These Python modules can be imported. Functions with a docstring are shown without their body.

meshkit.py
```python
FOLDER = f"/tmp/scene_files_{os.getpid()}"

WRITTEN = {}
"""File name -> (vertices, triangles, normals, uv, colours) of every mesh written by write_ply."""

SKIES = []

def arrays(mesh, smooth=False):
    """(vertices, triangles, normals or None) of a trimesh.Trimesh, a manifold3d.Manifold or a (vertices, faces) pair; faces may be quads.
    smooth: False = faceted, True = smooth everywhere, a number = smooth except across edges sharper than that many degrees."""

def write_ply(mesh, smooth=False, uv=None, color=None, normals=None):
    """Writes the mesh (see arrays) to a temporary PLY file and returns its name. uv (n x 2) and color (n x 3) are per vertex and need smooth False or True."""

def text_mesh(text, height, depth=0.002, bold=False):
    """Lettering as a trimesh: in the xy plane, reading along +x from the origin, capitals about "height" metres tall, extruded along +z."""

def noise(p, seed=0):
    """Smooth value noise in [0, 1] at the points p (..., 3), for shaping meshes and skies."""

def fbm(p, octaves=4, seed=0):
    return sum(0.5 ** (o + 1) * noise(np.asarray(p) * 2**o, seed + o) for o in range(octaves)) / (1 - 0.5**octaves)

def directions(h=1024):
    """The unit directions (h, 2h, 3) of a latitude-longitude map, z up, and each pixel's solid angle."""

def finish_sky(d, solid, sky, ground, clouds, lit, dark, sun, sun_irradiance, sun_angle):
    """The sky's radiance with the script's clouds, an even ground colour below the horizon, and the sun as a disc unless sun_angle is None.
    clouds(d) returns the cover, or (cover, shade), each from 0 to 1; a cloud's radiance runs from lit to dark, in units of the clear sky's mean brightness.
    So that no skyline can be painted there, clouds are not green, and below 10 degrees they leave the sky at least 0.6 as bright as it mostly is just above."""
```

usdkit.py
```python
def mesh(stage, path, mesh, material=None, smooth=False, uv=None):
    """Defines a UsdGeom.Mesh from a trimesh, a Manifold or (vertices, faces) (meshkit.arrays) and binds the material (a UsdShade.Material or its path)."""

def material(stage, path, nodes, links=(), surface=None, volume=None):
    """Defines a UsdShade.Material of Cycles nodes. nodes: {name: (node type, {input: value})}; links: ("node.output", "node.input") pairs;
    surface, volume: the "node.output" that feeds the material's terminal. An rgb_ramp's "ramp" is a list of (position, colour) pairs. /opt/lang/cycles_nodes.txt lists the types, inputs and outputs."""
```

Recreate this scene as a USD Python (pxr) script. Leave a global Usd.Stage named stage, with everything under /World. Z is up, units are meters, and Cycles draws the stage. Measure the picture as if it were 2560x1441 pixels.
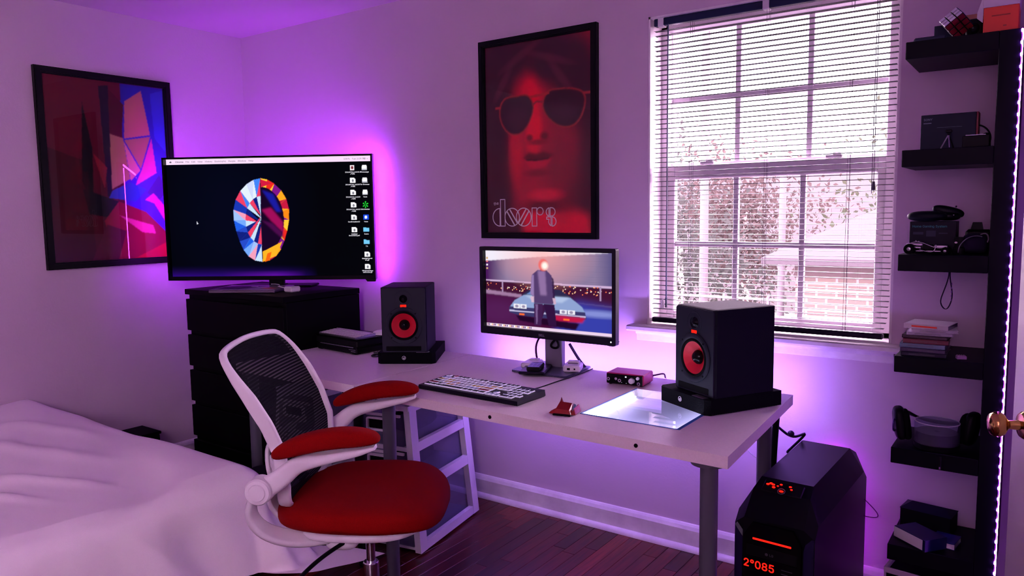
import math, random
import numpy as np
import trimesh
from shapely.geometry import Polygon, Point, box as sbox, LineString
from shapely import affinity
from shapely.ops import unary_union
from scipy.ndimage import gaussian_filter
import usdkit, meshkit
from pxr import Usd, UsdGeom, UsdLux, UsdShade, Gf, Sdf, Vt

random.seed(7)
RNG = np.random.default_rng(7)
PI = math.pi
stage = Usd.Stage.CreateInMemory()
UsdGeom.SetStageUpAxis(stage, UsdGeom.Tokens.z)
UsdGeom.SetStageMetersPerUnit(stage, 1.0)
UsdGeom.Xform.Define(stage, '/World')
UsdGeom.Scope.Define(stage, '/World/Looks')

# ------------------------------------------------------------------ camera, sky, exposure
EYE = 1.385            # eye height above the floor
YAW, PITCH, ROLL, FPX = 0.620561814, -0.100530063, -0.0141995508, 1889.23
cam = UsdGeom.Camera.Define(stage, '/World/viewpoint')
fw = np.array([-math.sin(YAW) * math.cos(PITCH), math.cos(YAW) * math.cos(PITCH), math.sin(PITCH)])
rt = np.array([math.cos(YAW), math.sin(YAW), 0.0])
up = np.cross(rt, fw)
rt2 = math.cos(ROLL) * rt + math.sin(ROLL) * up
up2 = -math.sin(ROLL) * rt + math.cos(ROLL) * up
m = Gf.Matrix4d(1)
m.SetRow(0, Gf.Vec4d(*map(float, rt2), 0)); m.SetRow(1, Gf.Vec4d(*map(float, up2), 0))
m.SetRow(2, Gf.Vec4d(*map(float, -fw), 0)); m.SetRow(3, Gf.Vec4d(0, 0, EYE, 1))
cam.AddTransformOp().Set(m)
cam.CreateHorizontalApertureAttr(36.0)
cam.CreateVerticalApertureAttr(36.0 * 1441 / 2560)
cam.CreateFocalLengthAttr(36.0 * FPX / 2560)
cam.CreateClippingRangeAttr(Gf.Vec2f(0.02, 200))
cam.CreateExposureAttr(0.68)

SKY = 6.5
dome = UsdLux.DomeLight.Define(stage, '/World/sky')
dome.CreateIntensityAttr(SKY)
dome.CreateColorAttr(Gf.Vec3f(1.0, 0.70, 0.98))

# brightness of the coloured light strips
LED_TV, LED_DESK, LED_SHELF, LED_PC, LED_PAD = 92.0, 104.0, 85.0, 45.0, 10.0

# room measures
D = 2.835             # inner face of the window wall
XL = -3.987           # inner face of the left wall
XR = 0.30             # inner face of the right wall
YF = -1.9             # inner face of the wall behind
CEIL = 2.435


# ------------------------------------------------------------------ materials
def lin(r, g, b):
    c = np.array([r, g, b], float) / 255
    return tuple(np.where(c <= 0.04045, c / 12.92, ((c + 0.055) / 1.055) ** 2.4))


def M(name, col, rough=0.5, metal=0.0, noise=None, bump=None, spec=0.5, coat=0.0, sheen=0.0):
    """A principled material. col in 0-255 sRGB. noise=(scale, other colour, contrast). bump=(scale, strength)."""
    path = '/World/Looks/' + name
    if max(col) < 75 and not metal:
        spec = min(spec, 0.16)      # dull dark things: little sheen
    base = lin(*col)
    nodes = {'p': ('principled_bsdf', {'base_color': base, 'roughness': rough, 'metallic': metal, 'specular_ior_level': spec, 'coat_weight': coat, 'sheen_weight': sheen})}
    links = []
    if noise or bump:
        nodes['tc'] = ('texture_coordinate', {})
    if noise:
        nodes['n'] = ('noise_texture', {'scale': noise[0], 'detail': 4.0, 'roughness': 0.6})
        lo, hi = 0.5 - noise[2] / 2, 0.5 + noise[2] / 2
        nodes['r'] = ('rgb_ramp', {'ramp': [(lo, base), (hi, lin(*noise[1]))]})
        links += [('tc.object', 'n.vector'), ('n.fac', 'r.fac'), ('r.color', 'p.base_color')]
    if bump:
        nodes['bn'] = ('noise_texture', {'scale': bump[0], 'detail': 3.0})
        nodes['b'] = ('bump', {'strength': bump[1], 'distance': 0.002})
        links += [('tc.object', 'bn.vector'), ('bn.fac', 'b.height'), ('b.normal', 'p.normal')]
    return usdkit.material(stage, path, nodes, links, surface='p.BSDF')


def EM(name, col, strength):
    return usdkit.material(stage, '/World/Looks/' + name, {'e': ('emission', {'color': tuple(col), 'strength': strength})}, [], surface='e.emission')


def PANE(name, tint=(1, 1, 1), rough=0.0, ior=1.5):
    return usdkit.material(stage, '/World/Looks/' + name, {
        'f': ('fresnel', {'IOR': ior}), 't': ('transparent_bsdf', {'color': tint}), 'g': ('glossy_bsdf', {'color': (1, 1, 1), 'roughness': rough}),
        'm': ('mix_closure', {})}, [('f.fac', 'm.fac'), ('t.BSDF', 'm.closure1'), ('g.BSDF', 'm.closure2')], surface='m.closure')


def PLASTIC(name, tint, white, fac):
    """Milky see-through plastic."""
    return usdkit.material(stage, '/World/Looks/' + name, {
        't': ('transparent_bsdf', {'color': tint}), 'p': ('principled_bsdf', {'base_color': lin(*white), 'roughness': 0.25}),
        'm': ('mix_closure', {'fac': fac})}, [('t.BSDF', 'm.closure1'), ('p.BSDF', 'm.closure2')], surface='m.closure')


def PRINT(name, emit=None, rough=0.5):
    if emit:
        return usdkit.material(stage, '/World/Looks/' + name, {'a': ('attribute', {'attribute': 'paint'}), 'e': ('emission', {'strength': emit}),
            'g': ('glossy_bsdf', {'color': (0.0012, 0.0012, 0.0016), 'roughness': 0.12}), 'x': ('add_closure', {})},
            [('a.color', 'e.color'), ('e.emission', 'x.closure1'), ('g.BSDF', 'x.closure2')], surface='x.closure')
    return usdkit.material(stage, '/World/Looks/' + name, {'a': ('attribute', {'attribute': 'paint'}), 'p': ('principled_bsdf', {'roughness': rough, 'specular_ior_level': 0.2})},
        [('a.color', 'p.base_color')], surface='p.BSDF')


WALL = M('wall_paint', (200, 174, 198), 0.75, bump=(90, 0.25), spec=0.2, noise=(1.3, (194, 168, 192), 0.6))
CEILM = M('ceiling_paint', (222, 206, 220), 0.8, spec=0.15)
TRIM = M('white_trim_paint', (226, 216, 222), 0.45, bump=(35, 0.3), noise=(9, (205, 190, 200), 0.35))
DOORM = M('door_gloss_paint', (222, 212, 216), 0.28, noise=(3, (205, 196, 198), 0.5))
VINYL = M('window_vinyl', (225, 215, 225), 0.4)
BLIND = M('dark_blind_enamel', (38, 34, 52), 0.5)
RAILM = M('blind_rail_enamel', (30, 38, 66), 0.35)
CORD = M('blind_cord', (70, 62, 82), 0.8)
BLACK = M('black_satin', (9, 9, 12), 0.5, spec=0.22)
BLACKM = M('black_matt', (7, 7, 9), 0.85, spec=0.12)
BLACKG = M('black_gloss', (6, 6, 9), 0.18, spec=0.35)
SHELFM = M('black_brown_veneer', (9, 9, 18), 0.5, bump=(60, 0.1), spec=0.1)
DRESS = M('black_brown_chest', (5, 5, 6), 0.6, spec=0.08)
DESKM = M('pale_desk_laminate', (240, 224, 232), 0.42, noise=(160, (232, 216, 224), 0.5))
LEGM = M('grey_leg_paint', (84, 82, 94), 0.4)
WHITEP = M('white_plastic', (222, 214, 222), 0.38)
WHITEG = M('white_gloss_plastic', (230, 224, 232), 0.22)
CARTM = M('cart_white_plastic', (214, 206, 222), 0.45)
CLEAR = PLASTIC('milky_clear_plastic', (0.75, 0.75, 0.85), (150, 150, 175), 0.22)
CLEARR = PLASTIC('ribbed_clear_plastic', (0.7, 0.7, 0.8), (150, 148, 165), 0.42)
RED = M('red_upholstery', (142, 4, 6), 0.9, bump=(700, 0.3), spec=0.1, noise=(500, (122, 3, 5), 0.5))
CHROME = M('chrome', (205, 200, 210), 0.14, metal=1.0)
SILVER = M('brushed_silver', (165, 160, 170), 0.32, metal=0.9)
GREYM = M('grey_monitor_metal', (128, 122, 140), 0.4, metal=0.3)
BASEM = M('slate_monitor_base', (70, 72, 98), 0.35, metal=0.2)
BRASS = M('polished_brass', (205, 160, 95), 0.16, metal=1.0)
CONE = M('red_woofer_cone', (200, 6, 40), 0.5, bump=(260, 0.2))
CAB = M('charcoal_vinyl_cabinet', (20, 21, 32), 0.7, bump=(420, 0.35), spec=0.1)
CABF = M('charcoal_baffle', (34, 36, 48), 0.5, spec=0.3)
FOAM = M('charcoal_foam', (11, 11, 16), 0.95, bump=(300, 0.8), spec=0.1)
SHEET = M('white_cotton', (246, 232, 242), 0.9, bump=(900, 0.2), sheen=0.1)
MATT = M('mattress_ticking', (205, 192, 200), 0.9)
REDBOX = M('red_anodised_metal', (176, 12, 84), 0.4, metal=0.2)
REDPL = M('red_glossy_plastic', (140, 10, 22), 0.22)
ORANGE = M('orange_red_card', (238, 64, 40), 0.5)
CARDW = M('white_card', (225, 216, 226), 0.6)
KEYW = usdkit.material(stage, '/World/Looks/backlit_key', {'p': ('principled_bsdf', {'base_color': lin(225, 222, 240), 'roughness': 0.35, 'emission_color': (0.75, 0.75, 1.0), 'emission_strength': 0.10})}, [], surface='p.BSDF')
GLASSW = PANE('window_glass')
GLASSP = PANE('picture_glass', rough=0.0, ior=1.45)
GLASSD = PANE('desk_glass', tint=(0.86, 0.92, 1.0))
BLUEEDGE = M('blue_glass_edge', (60, 110, 190), 0.2)

LILAC = (0.44, 0.035, 1.0)
E_TV = EM('led_purple_tv', LILAC, LED_TV)
E_DESK = EM('led_lavender_desk', (0.42, 0.24, 1.0), LED_DESK)
E_SHELF = EM('led_violet_shelf', (0.42, 0.06, 1.0), LED_SHELF)
E_PC = EM('led_purple_tower', (0.5, 0.01, 0.9), LED_PC)
E_PAD = EM('led_white_pad', (0.85, 0.82, 1.0), LED_PAD)
E_RED = EM('lamp_red', (1.0, 0.012, 0.006), 1.0)
E_PURP = EM('fan_glow_purple', (0.32, 0.02, 0.75), 0.9)
E_TXT = EM('screen_white', (0.85, 0.82, 0.9), 0.65)
E_DIM = EM('screen_grey_text', (0.12, 0.1, 0.14), 1.0)

# ------------------------------------------------------------------ naming, grouping
_used = {}


def free(parent, name):
    k = (parent, name)
    n = _used.get(k, -1) + 1
    _used[k] = n
    return name if n == 0 else f'{name}_{n:03d}'


def _path(parent):
    return '/World' if parent is None else str(parent.GetPath())


def tag(p, label=None, cat=None, group=None, kind=None):
    for k, v in (('label', label), ('category', cat), ('group', group), ('kind', kind)):
        if v:
            p.SetCustomDataByKey(k, v)
    return p


def thing(name, label, cat, loc=(0, 0, 0), rot=0.0, group=None, kind=None):
    x = UsdGeom.Xform.Define(stage, '/World/' + free('/World', name))
    x.AddTranslateOp().Set(Gf.Vec3d(*map(float, loc)))
    x.AddRotateZOp().Set(float(rot))
    return tag(x.GetPrim(), label, cat, group, kind)


def obj(name, mesh, mat, parent=None, smooth=False, label=None, kind=None):
    pp = _path(parent)
    if isinstance(mesh, list):
        mesh = trimesh.util.concatenate(mesh)
    p = usdkit.mesh(stage, pp + '/' + free(pp, name), mesh, mat, smooth).GetPrim()
    return tag(p, label, kind=kind)


def dup(root, loc, rot, label, group=None, name=None):
    was = root.GetCustomData()
    base = name or root.GetName()
    r = thing(base, label, was['category'], loc, rot, group or was.get('group'))
    r.GetReferences().AddInternalReference(root.GetPath())
    r.SetInstanceable(True)
    return r


# ------------------------------------------------------------------ shapes
def rb(cx, cy, cz, sx, sy, sz, b=0.002):
    """A box with chamfered edges, by centre and size."""
    h = np.array([sx, sy, sz]) / 2
    b = min(b, h.min() * 0.95)
    if b <= 0:
        return trimesh.creation.box([sx, sy, sz], trimesh.transformations.translation_matrix([cx, cy, cz]))
    pts = []
    for s in np.ndindex(2, 2, 2):
        s = np.array(s) * 2 - 1
        for k in range(3):
            q = h - b
            q[k] = h[k]
            pts.append(s * q)
    mm = trimesh.convex.convex_hull(np.array(pts))
    mm.apply_translation([cx, cy, cz])
    return mm


def bx(x0, x1, y0, y1, z0, z1, b=0.002):
    return rb((x0 + x1) / 2, (y0 + y1) / 2, (z0 + z1) / 2, x1 - x0, y1 - y0, z1 - z0, b)


def hull(pts):
    return trimesh.convex.convex_hull(np.array(pts, float))


def tube(pts, r, n=10, closed=False, flat=None):
    """A round tube (or an oval one: flat = (ra, rb), first radius along the given normal) through the points."""
    P = np.array(pts, float)
    k = len(P)
    rr = np.full(k, r) if np.ndim(r) == 0 else np.array(r, float)
    T = np.gradient(P, axis=0) if not closed else np.roll(P, -1, 0) - np.roll(P, 1, 0)
    T /= np.linalg.norm(T, axis=1, keepdims=True) + 1e-12
    a = np.array([0, 0, 1.0]) if abs(T[0, 2]) < 0.9 else np.array([1.0, 0, 0])
    N = np.zeros_like(P)
    N[0] = np.cross(T[0], a)
    N[0] /= np.linalg.norm(N[0])
    for i in range(1, k):
        v = N[i - 1] - T[i] * (N[i - 1] @ T[i])
        N[i] = v / (np.linalg.norm(v) + 1e-12)
    B = np.cross(T, N)
    ang = np.linspace(0, 2 * PI, n, endpoint=False)
    V = (P[:, None] + rr[:, None, None] * (np.cos(ang)[None, :, None] * N[:, None] + np.sin(ang)[None, :, None] * B[:, None])).reshape(-1, 3)
    F = []
    for i in range(k if closed else k - 1):
        j = (i + 1) % k
        for s in range(n):
            t = (s + 1) % n
            F += [[i * n + s, i * n + t, j * n + t], [i * n + s, j * n + t, j * n + s]]
    V = list(V)
    if not closed:
        V += [P[0], P[-1]]
        for s in range(n):
            t = (s + 1) % n
            F += [[k * n, t, s], [k * n + 1, (k - 1) * n + s, (k - 1) * n + t]]
    mm = trimesh.Trimesh(np.array(V), np.array(F), process=False)
    mm.fix_normals()
    return mm


def spline(pts, n=24, closed=False):
    from scipy.interpolate import CubicSpline
    P = np.array(pts, float)
    if closed:
        P = np.vstack([P, P[:1]])
    d = np.r_[0, np.cumsum(np.linalg.norm(np.diff(P, axis=0), axis=1))]
    cs = CubicSpline(d, P, bc_type='periodic' if closed else 'not-a-knot' if len(P) > 3 else 'natural')
    t = np.linspace(0, d[-1], n, endpoint=not closed)
    return cs(t)


def sweep(pts, sect_fn, closed=False, ref=None):
    """Sweeps a section: sect_fn(i, k) gives (n,2) offsets along (ref, side) at station i. ref: (k,3) directions."""
    P = np.array(pts, float)
    k = len(P)
    T = np.gradient(P, axis=0) if not closed else np.roll(P, -1, 0) - np.roll(P, 1, 0)
    T /= np.linalg.norm(T, axis=1, keepdims=True) + 1e-12
    R = np.array(ref, float)
    if R.ndim == 1:
        R = np.tile(R, (k, 1))
    R = R - T * (R * T).sum(1, keepdims=True)
    R /= np.linalg.norm(R, axis=1, keepdims=True) + 1e-12
    S = np.cross(T, R)
    rings = []
    for i in range(k):
        s = np.array(sect_fn(i, k), float)
        rings.append(P[i] + s[:, :1] * R[i] + s[:, 1:] * S[i])
    n = len(rings[0])
    V = list(np.vstack(rings))
    F = []
    for i in range(k if closed else k - 1):
        j = (i + 1) % k
        for s in range(n):
            t = (s + 1) % n
            F += [[i * n + s, i * n + t, j * n + t], [i * n + s, j * n + t, j * n + s]]
    if not closed:
        V += [rings[0].mean(0), rings[-1].mean(0)]
        for s in range(n):
            t = (s + 1) % n
            F += [[k * n, t, s], [k * n + 1, (k - 1) * n + s, (k - 1) * n + t]]
    mm = trimesh.Trimesh(np.array(V), np.array(F), process=False)
    mm.fix_normals()
    return mm


def rrect(a, b, n=3):
    """Section of a rounded bar, half sizes a and b."""
    r = min(a, b) * 0.8
    o = []
    for cx, cy, s in ((a - r, b - r, 0), (-(a - r), b - r, 1), (-(a - r), -(b - r), 2), (a - r, -(b - r), 3)):
        for t in np.linspace(0, PI / 2, n):
            o.append((cx + r * math.cos(t + s * PI / 2), cy + r * math.sin(t + s * PI / 2)))
    return np.array(o)


def lathe(prof, n=28, axis='z', at=(0, 0, 0)):
    mm = trimesh.creation.revolve(np.array(prof, float), sections=n)
    if axis == '-y':      # the profile's height points to -y
        mm.apply_transform(trimesh.transformations.rotation_matrix(PI / 2, [1, 0, 0]))
    if axis == '-x':
        mm.apply_transform(trimesh.transformations.rotation_matrix(-PI / 2, [0, 1, 0]))
    mm.apply_translation(at)
    return mm


def cyl(p0, p1, r, n=16):
    return tube([p0, p1], r, n)


def ball(c, r, sub=2, s=(1, 1, 1)):
    mm = trimesh.creation.icosphere(sub, 1.0)
    mm.apply_scale(np.array(s) * r)
    mm.apply_translation(c)
    return mm


def ext(poly, h, z=0.0):
    gs = getattr(poly, 'geoms', [poly])
    mm = trimesh.util.concatenate([trimesh.creation.extrude_polygon(g, h, engine='earcut') for g in gs if g.area > 1e-10])
    mm.apply_translation([0, 0, z])
    return mm


def face(mesh, x=0, y=0, z=0):
    """Turns a shape drawn in the xy plane into one standing in the xz plane, its front towards -y."""
    mm = mesh.copy()
    mm.apply_transform(trimesh.transformations.rotation_matrix(PI / 2, [1, 0, 0]))
    mm.apply_translation([x, y, z])
    return mm


def txt(s, h, x, y, z, depth=0.0006, bold=False, mid=False):
    mm = meshkit.text_mesh(s, h, depth, bold)
    if mid:
        mm.apply_translation([-mm.bounds[:, 0].mean(), 0, 0])
    return face(mm, x, y, z)


def move(mm, t=(0, 0, 0), rz=0, rx=0, ry=0):
    mm = mm.copy()
    R = trimesh.transformations
    for a, ax in ((rx, [1, 0, 0]), (ry, [0, 1, 0]), (rz, [0, 0, 1])):
        if a:
            mm.apply_transform(R.rotation_matrix(math.radians(a), ax))
    mm.apply_translation(t)
    return mm


def superell(a, b, c, e1=0.5, e2=0.6, n=32, k=18):
    u = np.linspace(-PI / 2, PI / 2, k)
    v = np.linspace(-PI, PI, n, endpoint=False)
    f = lambda w, e: np.sign(w) * np.abs(w) ** e
    U, V = np.meshgrid(u, v, indexing='ij')
    P = np.stack([a * f(np.cos(U), e1) * f(np.cos(V), e2), b * f(np.cos(U), e1) * f(np.sin(V), e2), c * f(np.sin(U), e1)], -1).reshape(-1, 3)
    F = []
    for i in range(k - 1):
        for j in range(n):
            q = (j + 1) % n
            F += [[i * n + j, i * n + q, (i + 1) * n + q], [i * n + j, (i + 1) * n + q, (i + 1) * n + j]]
    mm = trimesh.Trimesh(P, np.array(F), process=False)
    mm.fix_normals()
    return mm


# ------------------------------------------------------------------ flat print, painted as colours on a fine grid
class Paint:
    def __init__(self, nx, ny, asp):
        self.nx, self.ny, self.asp = nx, ny, asp
        self.U, self.V = np.meshgrid(np.linspace(0, 1, nx), np.linspace(0, 1, ny))
        self.img = np.zeros((ny, nx, 3))

    def mix(self, mask, col):
        c = np.array(lin(*col)) if np.ndim(col) == 1 or isinstance(col, tuple) else col
        self.img = self.img * (1 - mask[..., None]) + c * mask[..., None]

    def ell(self, cx, cy, rx, ry, soft=0.05, rot=0):
        du, dv = (self.U - cx), (self.V - cy) / self.asp
        c, s = math.cos(rot), math.sin(rot)
        q = np.hypot((c * du + s * dv) / rx, (-s * du + c * dv) / (ry / self.asp))
        return np.clip((1 - q) / max(soft, 1e-4) + 0.5, 0, 1)

    def poly(self, pts, blur=0.6):
        P = np.array(pts, float)
        inside = np.zeros(self.U.shape, bool)
        for (x0, y0), (x1, y1) in zip(P, np.roll(P, -1, 0)):
            cond = ((y0 > self.V) != (y1 > self.V)) & (self.U < (x1 - x0) * (self.V - y0) / (y1 - y0 + 1e-12) + x0)
            inside ^= cond
        return gaussian_filter(inside.astype(float), blur)

    def fill(self, pts, col, blur=0.6, a=1.0):
        self.mix(self.poly(pts, blur) * a, col)

    def mesh(self, w, h, name, mat, parent, x=0, y=0, z=0, label=None):
        """Stands in the xz plane, centred on x, from z up, facing -y."""
        X = (self.U - 0.5) * w + x
        Z = self.V * h + z
        P = np.stack([X, np.full_like(X, y), Z], -1).reshape(-1, 3)
        i = np.arange(self.nx * self.ny).reshape(self.ny, self.nx)
        a, b, c, d = i[:-1, :-1].ravel(), i[:-1, 1:].ravel(), i[1:, 1:].ravel(), i[1:, :-1].ravel()
        F = np.vstack([np.stack([a, b, c], 1), np.stack([a, c, d], 1)])
        pp = _path(parent)
        g = usdkit.mesh(stage, pp + '/' + free(pp, name), (P, F), mat)
        UsdGeom.PrimvarsAPI(g.GetPrim()).CreatePrimvar('paint', Sdf.ValueTypeNames.Color3fArray, 'vertex').Set(Vt.Vec3fArray.FromNumpy(np.clip(self.img, 0, 4).reshape(-1, 3).astype(np.float32)))
        return tag(g.GetPrim(), label)


# ================================================================== THE ROOM
WX0, WX1, WZ0, WZ1 = -1.343, -0.432, 0.915, 2.145
YO = 3.06
S = dict(kind='structure')


def struct(name, mesh, mat, label, cat):
    return tag(obj(name, mesh, mat), label, cat, kind='structure')


struct('wall_back', [bx(XL - .1, WX0, D, YO, 0, CEIL, 0), bx(WX1, XR + .1, D, YO, 0, CEIL, 0), bx(WX0, WX1, D, YO, 0, WZ0, 0), bx(WX0, WX1, D, YO, WZ1, CEIL, 0)], WALL, 'painted wall with the window and the tall framed red portrait', 'wall')
struct('wall_left', bx(XL - .1, XL, YF, D, 0, CEIL, 0), WALL, 'painted wall on the left behind the bed', 'wall')
W2 = (-1.82, -0.84, 1.48, 2.36)     # y0, y1, z0, z1
struct('wall_right', [bx(XR, XR + .1, YF, W2[0], 0, CEIL, 0), bx(XR, XR + .1, W2[1], D, 0, CEIL, 0), bx(XR, XR + .1, W2[0], W2[1], 0, W2[2], 0), bx(XR, XR + .1, W2[0], W2[1], W2[3], CEIL, 0)], WALL, 'painted wall at the right behind the opened door', 'wall')
struct('wall_front', bx(XL - .1, XR + .1, YF - .1, YF, 0, CEIL, 0), WALL, 'painted wall behind the viewer', 'wall')
struct('ceiling', bx(XL - .1, XR + .1, YF - .1, YO, CEIL, CEIL + .1, 0), CEILM, 'plain painted ceiling lit purple in the corner', 'ceiling')
w2 = thing('window_2', 'small window in the right wall beside the viewer', 'window', kind='structure')
obj('window_frame', [bx(XR + .04, XR + .08, W2[0], W2[1], W2[2], W2[2] + .04), bx(XR + .04, XR + .08, W2[0], W2[1], W2[3] - .04, W2[3]), bx(XR + .04, XR + .08, W2[0], W2[0] + .04, W2[2], W2[3]), bx(XR + .04, XR + .08, W2[1] - .04, W2[1], W2[2], W2[3])], VINYL, w2)

# floor: strips of red-brown wood running towards the window wall
SUB = M('subfloor_wood', (52, 14, 14), 0.35, noise=(5, (34, 9, 10), 0.5))
WOODS = []
for i, (c1, c2) in enumerate([((104, 30, 26), (72, 18, 18)), ((84, 20, 20), (58, 13, 14)), ((62, 14, 15), (44, 9, 10)), ((120, 40, 32), (86, 25, 21)), ((92, 25, 24), (66, 16, 17))]):
    nm = f'wood_strip_tone_{i}'
    WOODS.append(usdkit.material(stage, '/World/Looks/' + nm, {
        'tc': ('texture_coordinate', {}), 'mp': ('mapping', {'scale': (60.0, 4.0, 10.0)}), 'n': ('noise_texture', {'scale': 1.2, 'detail': 5.0, 'distortion': 0.6}),
        'r': ('rgb_ramp', {'ramp': [(0.3, lin(*c1)), (0.7, lin(*c2))]}), 'p': ('principled_bsdf', {'roughness': 0.27, 'specular_ior_level': 0.45})},
        [('tc.object', 'mp.vector'), ('mp.vector', 'n.vector'), ('n.fac', 'r.fac'), ('r.color', 'p.base_color')], surface='p.BSDF'))
fl = thing('floor', 'dark red-brown strip wood floor', 'floor', kind='structure')
obj('subfloor', bx(XL, XR, YF, D, -.1, -.012, 0), SUB, fl)
far = []
sw = 0.0575
nfl = 0
xs = np.arange(XL, XR, sw)
for i, x in enumerate(xs):
    y = YF + (i * 0.37) % 0.9 - 0.9
    while y < D:
        L = 0.45 + RNG.random() * 0.55
        y0, y1 = max(y, YF), min(y + L, D)
        y += L
        if y1 - y0 < 0.03:
            continue
        pl = bx(x + .0006, x + sw - .0006, y0 + .0006, y1 - .0006, -.012, -.0004 - RNG.random() * .0006, .0012)
        if -2.35 < x < -0.15 and y1 > 1.25 and nfl < 290:
            obj('plank', pl, WOODS[RNG.choice(5, p=[.2, .28, .25, .1, .17])], fl)
            nfl += 1
        else:
            far.append(pl)
obj('plank_field', far, WOODS[1], fl, kind='stuff')

# baseboards with a rounded shoe moulding
bb = thing('baseboard_back', 'white painted baseboard below the window wall', 'baseboard', kind='structure')
prof = Polygon([(0, 0), (.018, 0), (.018, .085), (.012, .098), (.006, .106), (0, .108)])


def along_x(poly, x0, x1, y):
    mm = ext(poly, x1 - x0)      # drawn as (depth from the wall, height), run along x
    V = mm.vertices.copy()
    mm.vertices = np.stack([x0 + V[:, 2], y - V[:, 0], V[:, 1]], 1)
    mm.fix_normals()
    return mm


obj('board', along_x(prof, XL, XR, D), TRIM, bb)
qr = Polygon([(.018, 0), (.037, 0)] + [(.018 + .019 * math.cos(t), .022 * math.sin(t)) for t in np.linspace(0, PI / 2, 7)])
obj('shoe_moulding', along_x(qr, XL, XR, D), TRIM, bb, smooth=40)
bl = thing('baseboard_left', 'white painted baseboard below the left wall', 'baseboard', kind='structure')
b2 = along_x(prof, YF, D - .04, 0)
V = b2.vertices.copy(); b2.vertices = np.stack([XL - V[:, 1], V[:, 0], V[:, 2]], 1); b2.fix_normals()
obj('board', b2, TRIM, bl)

# the window: two sashes of six panes, reveal, sill and apron
wn = thing('window_1', 'white double-hung window of twelve panes', 'window', kind='structure')
obj('reveal', [bx(WX0 - .001, WX0 + .008, D + .002, 2.99, WZ0, WZ1, 0), bx(WX1 - .008, WX1 + .001, D + .002, 2.99, WZ0, WZ1, 0), bx(WX0, WX1, D + .002, 2.99, WZ1 - .008, WZ1 + .001, 0)], TRIM, wn)
obj('window_frame', [bx(WX0, WX0 + .035, 2.945, 3.05, WZ0, WZ1, .003), bx(WX1 - .055, WX1, 2.945, 3.05, WZ0, WZ1, .003), bx(WX0, WX1, 2.945, 3.05, WZ1 - .04, WZ1, .003), bx(WX0, WX1, 2.945, 3.05, WZ0, WZ0 + .022, .003)], VINYL, wn)


def sash(name, x0, x1, z0, z1, gx0, gx1, gz0, gz1, y, mz):
    p = obj(name, [bx(x0, gx0, y - .015, y + .015, z0, z1, .003), bx(gx1, x1, y - .015, y + .015, z0, z1, .003), bx(gx0, gx1, y - .015, y + .015, z0, gz0, .003), bx(gx0, gx1, y - .015, y + .015, gz1, z1, .003)], VINYL, wn)
    w = (gx1 - gx0) / 3
    for k in (1, 2):
        obj('muntin', bx(gx0 + k * w - .011, gx0 + k * w + .011, y - .009, y + .009, gz0, gz1, .002), VINYL, p)
    obj('muntin', bx(gx0, gx1, y - .008, y + .008, mz - .011, mz + .011, .002), VINYL, p)
    for i in range(3):
        for a, b in ((gz0, mz - .011), (mz + .011, gz1)):
            xa, xb = gx0 + i * w + (.011 if i else 0), gx0 + (i + 1) * w - (.011 if i < 2 else 0)
            v = np.array([[xa, y, a], [xb, y, a], [xb, y, b], [xa, y, b]])
            obj('pane', (v, np.array([[0, 1, 2, 3]])), GLASSW, p)


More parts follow.
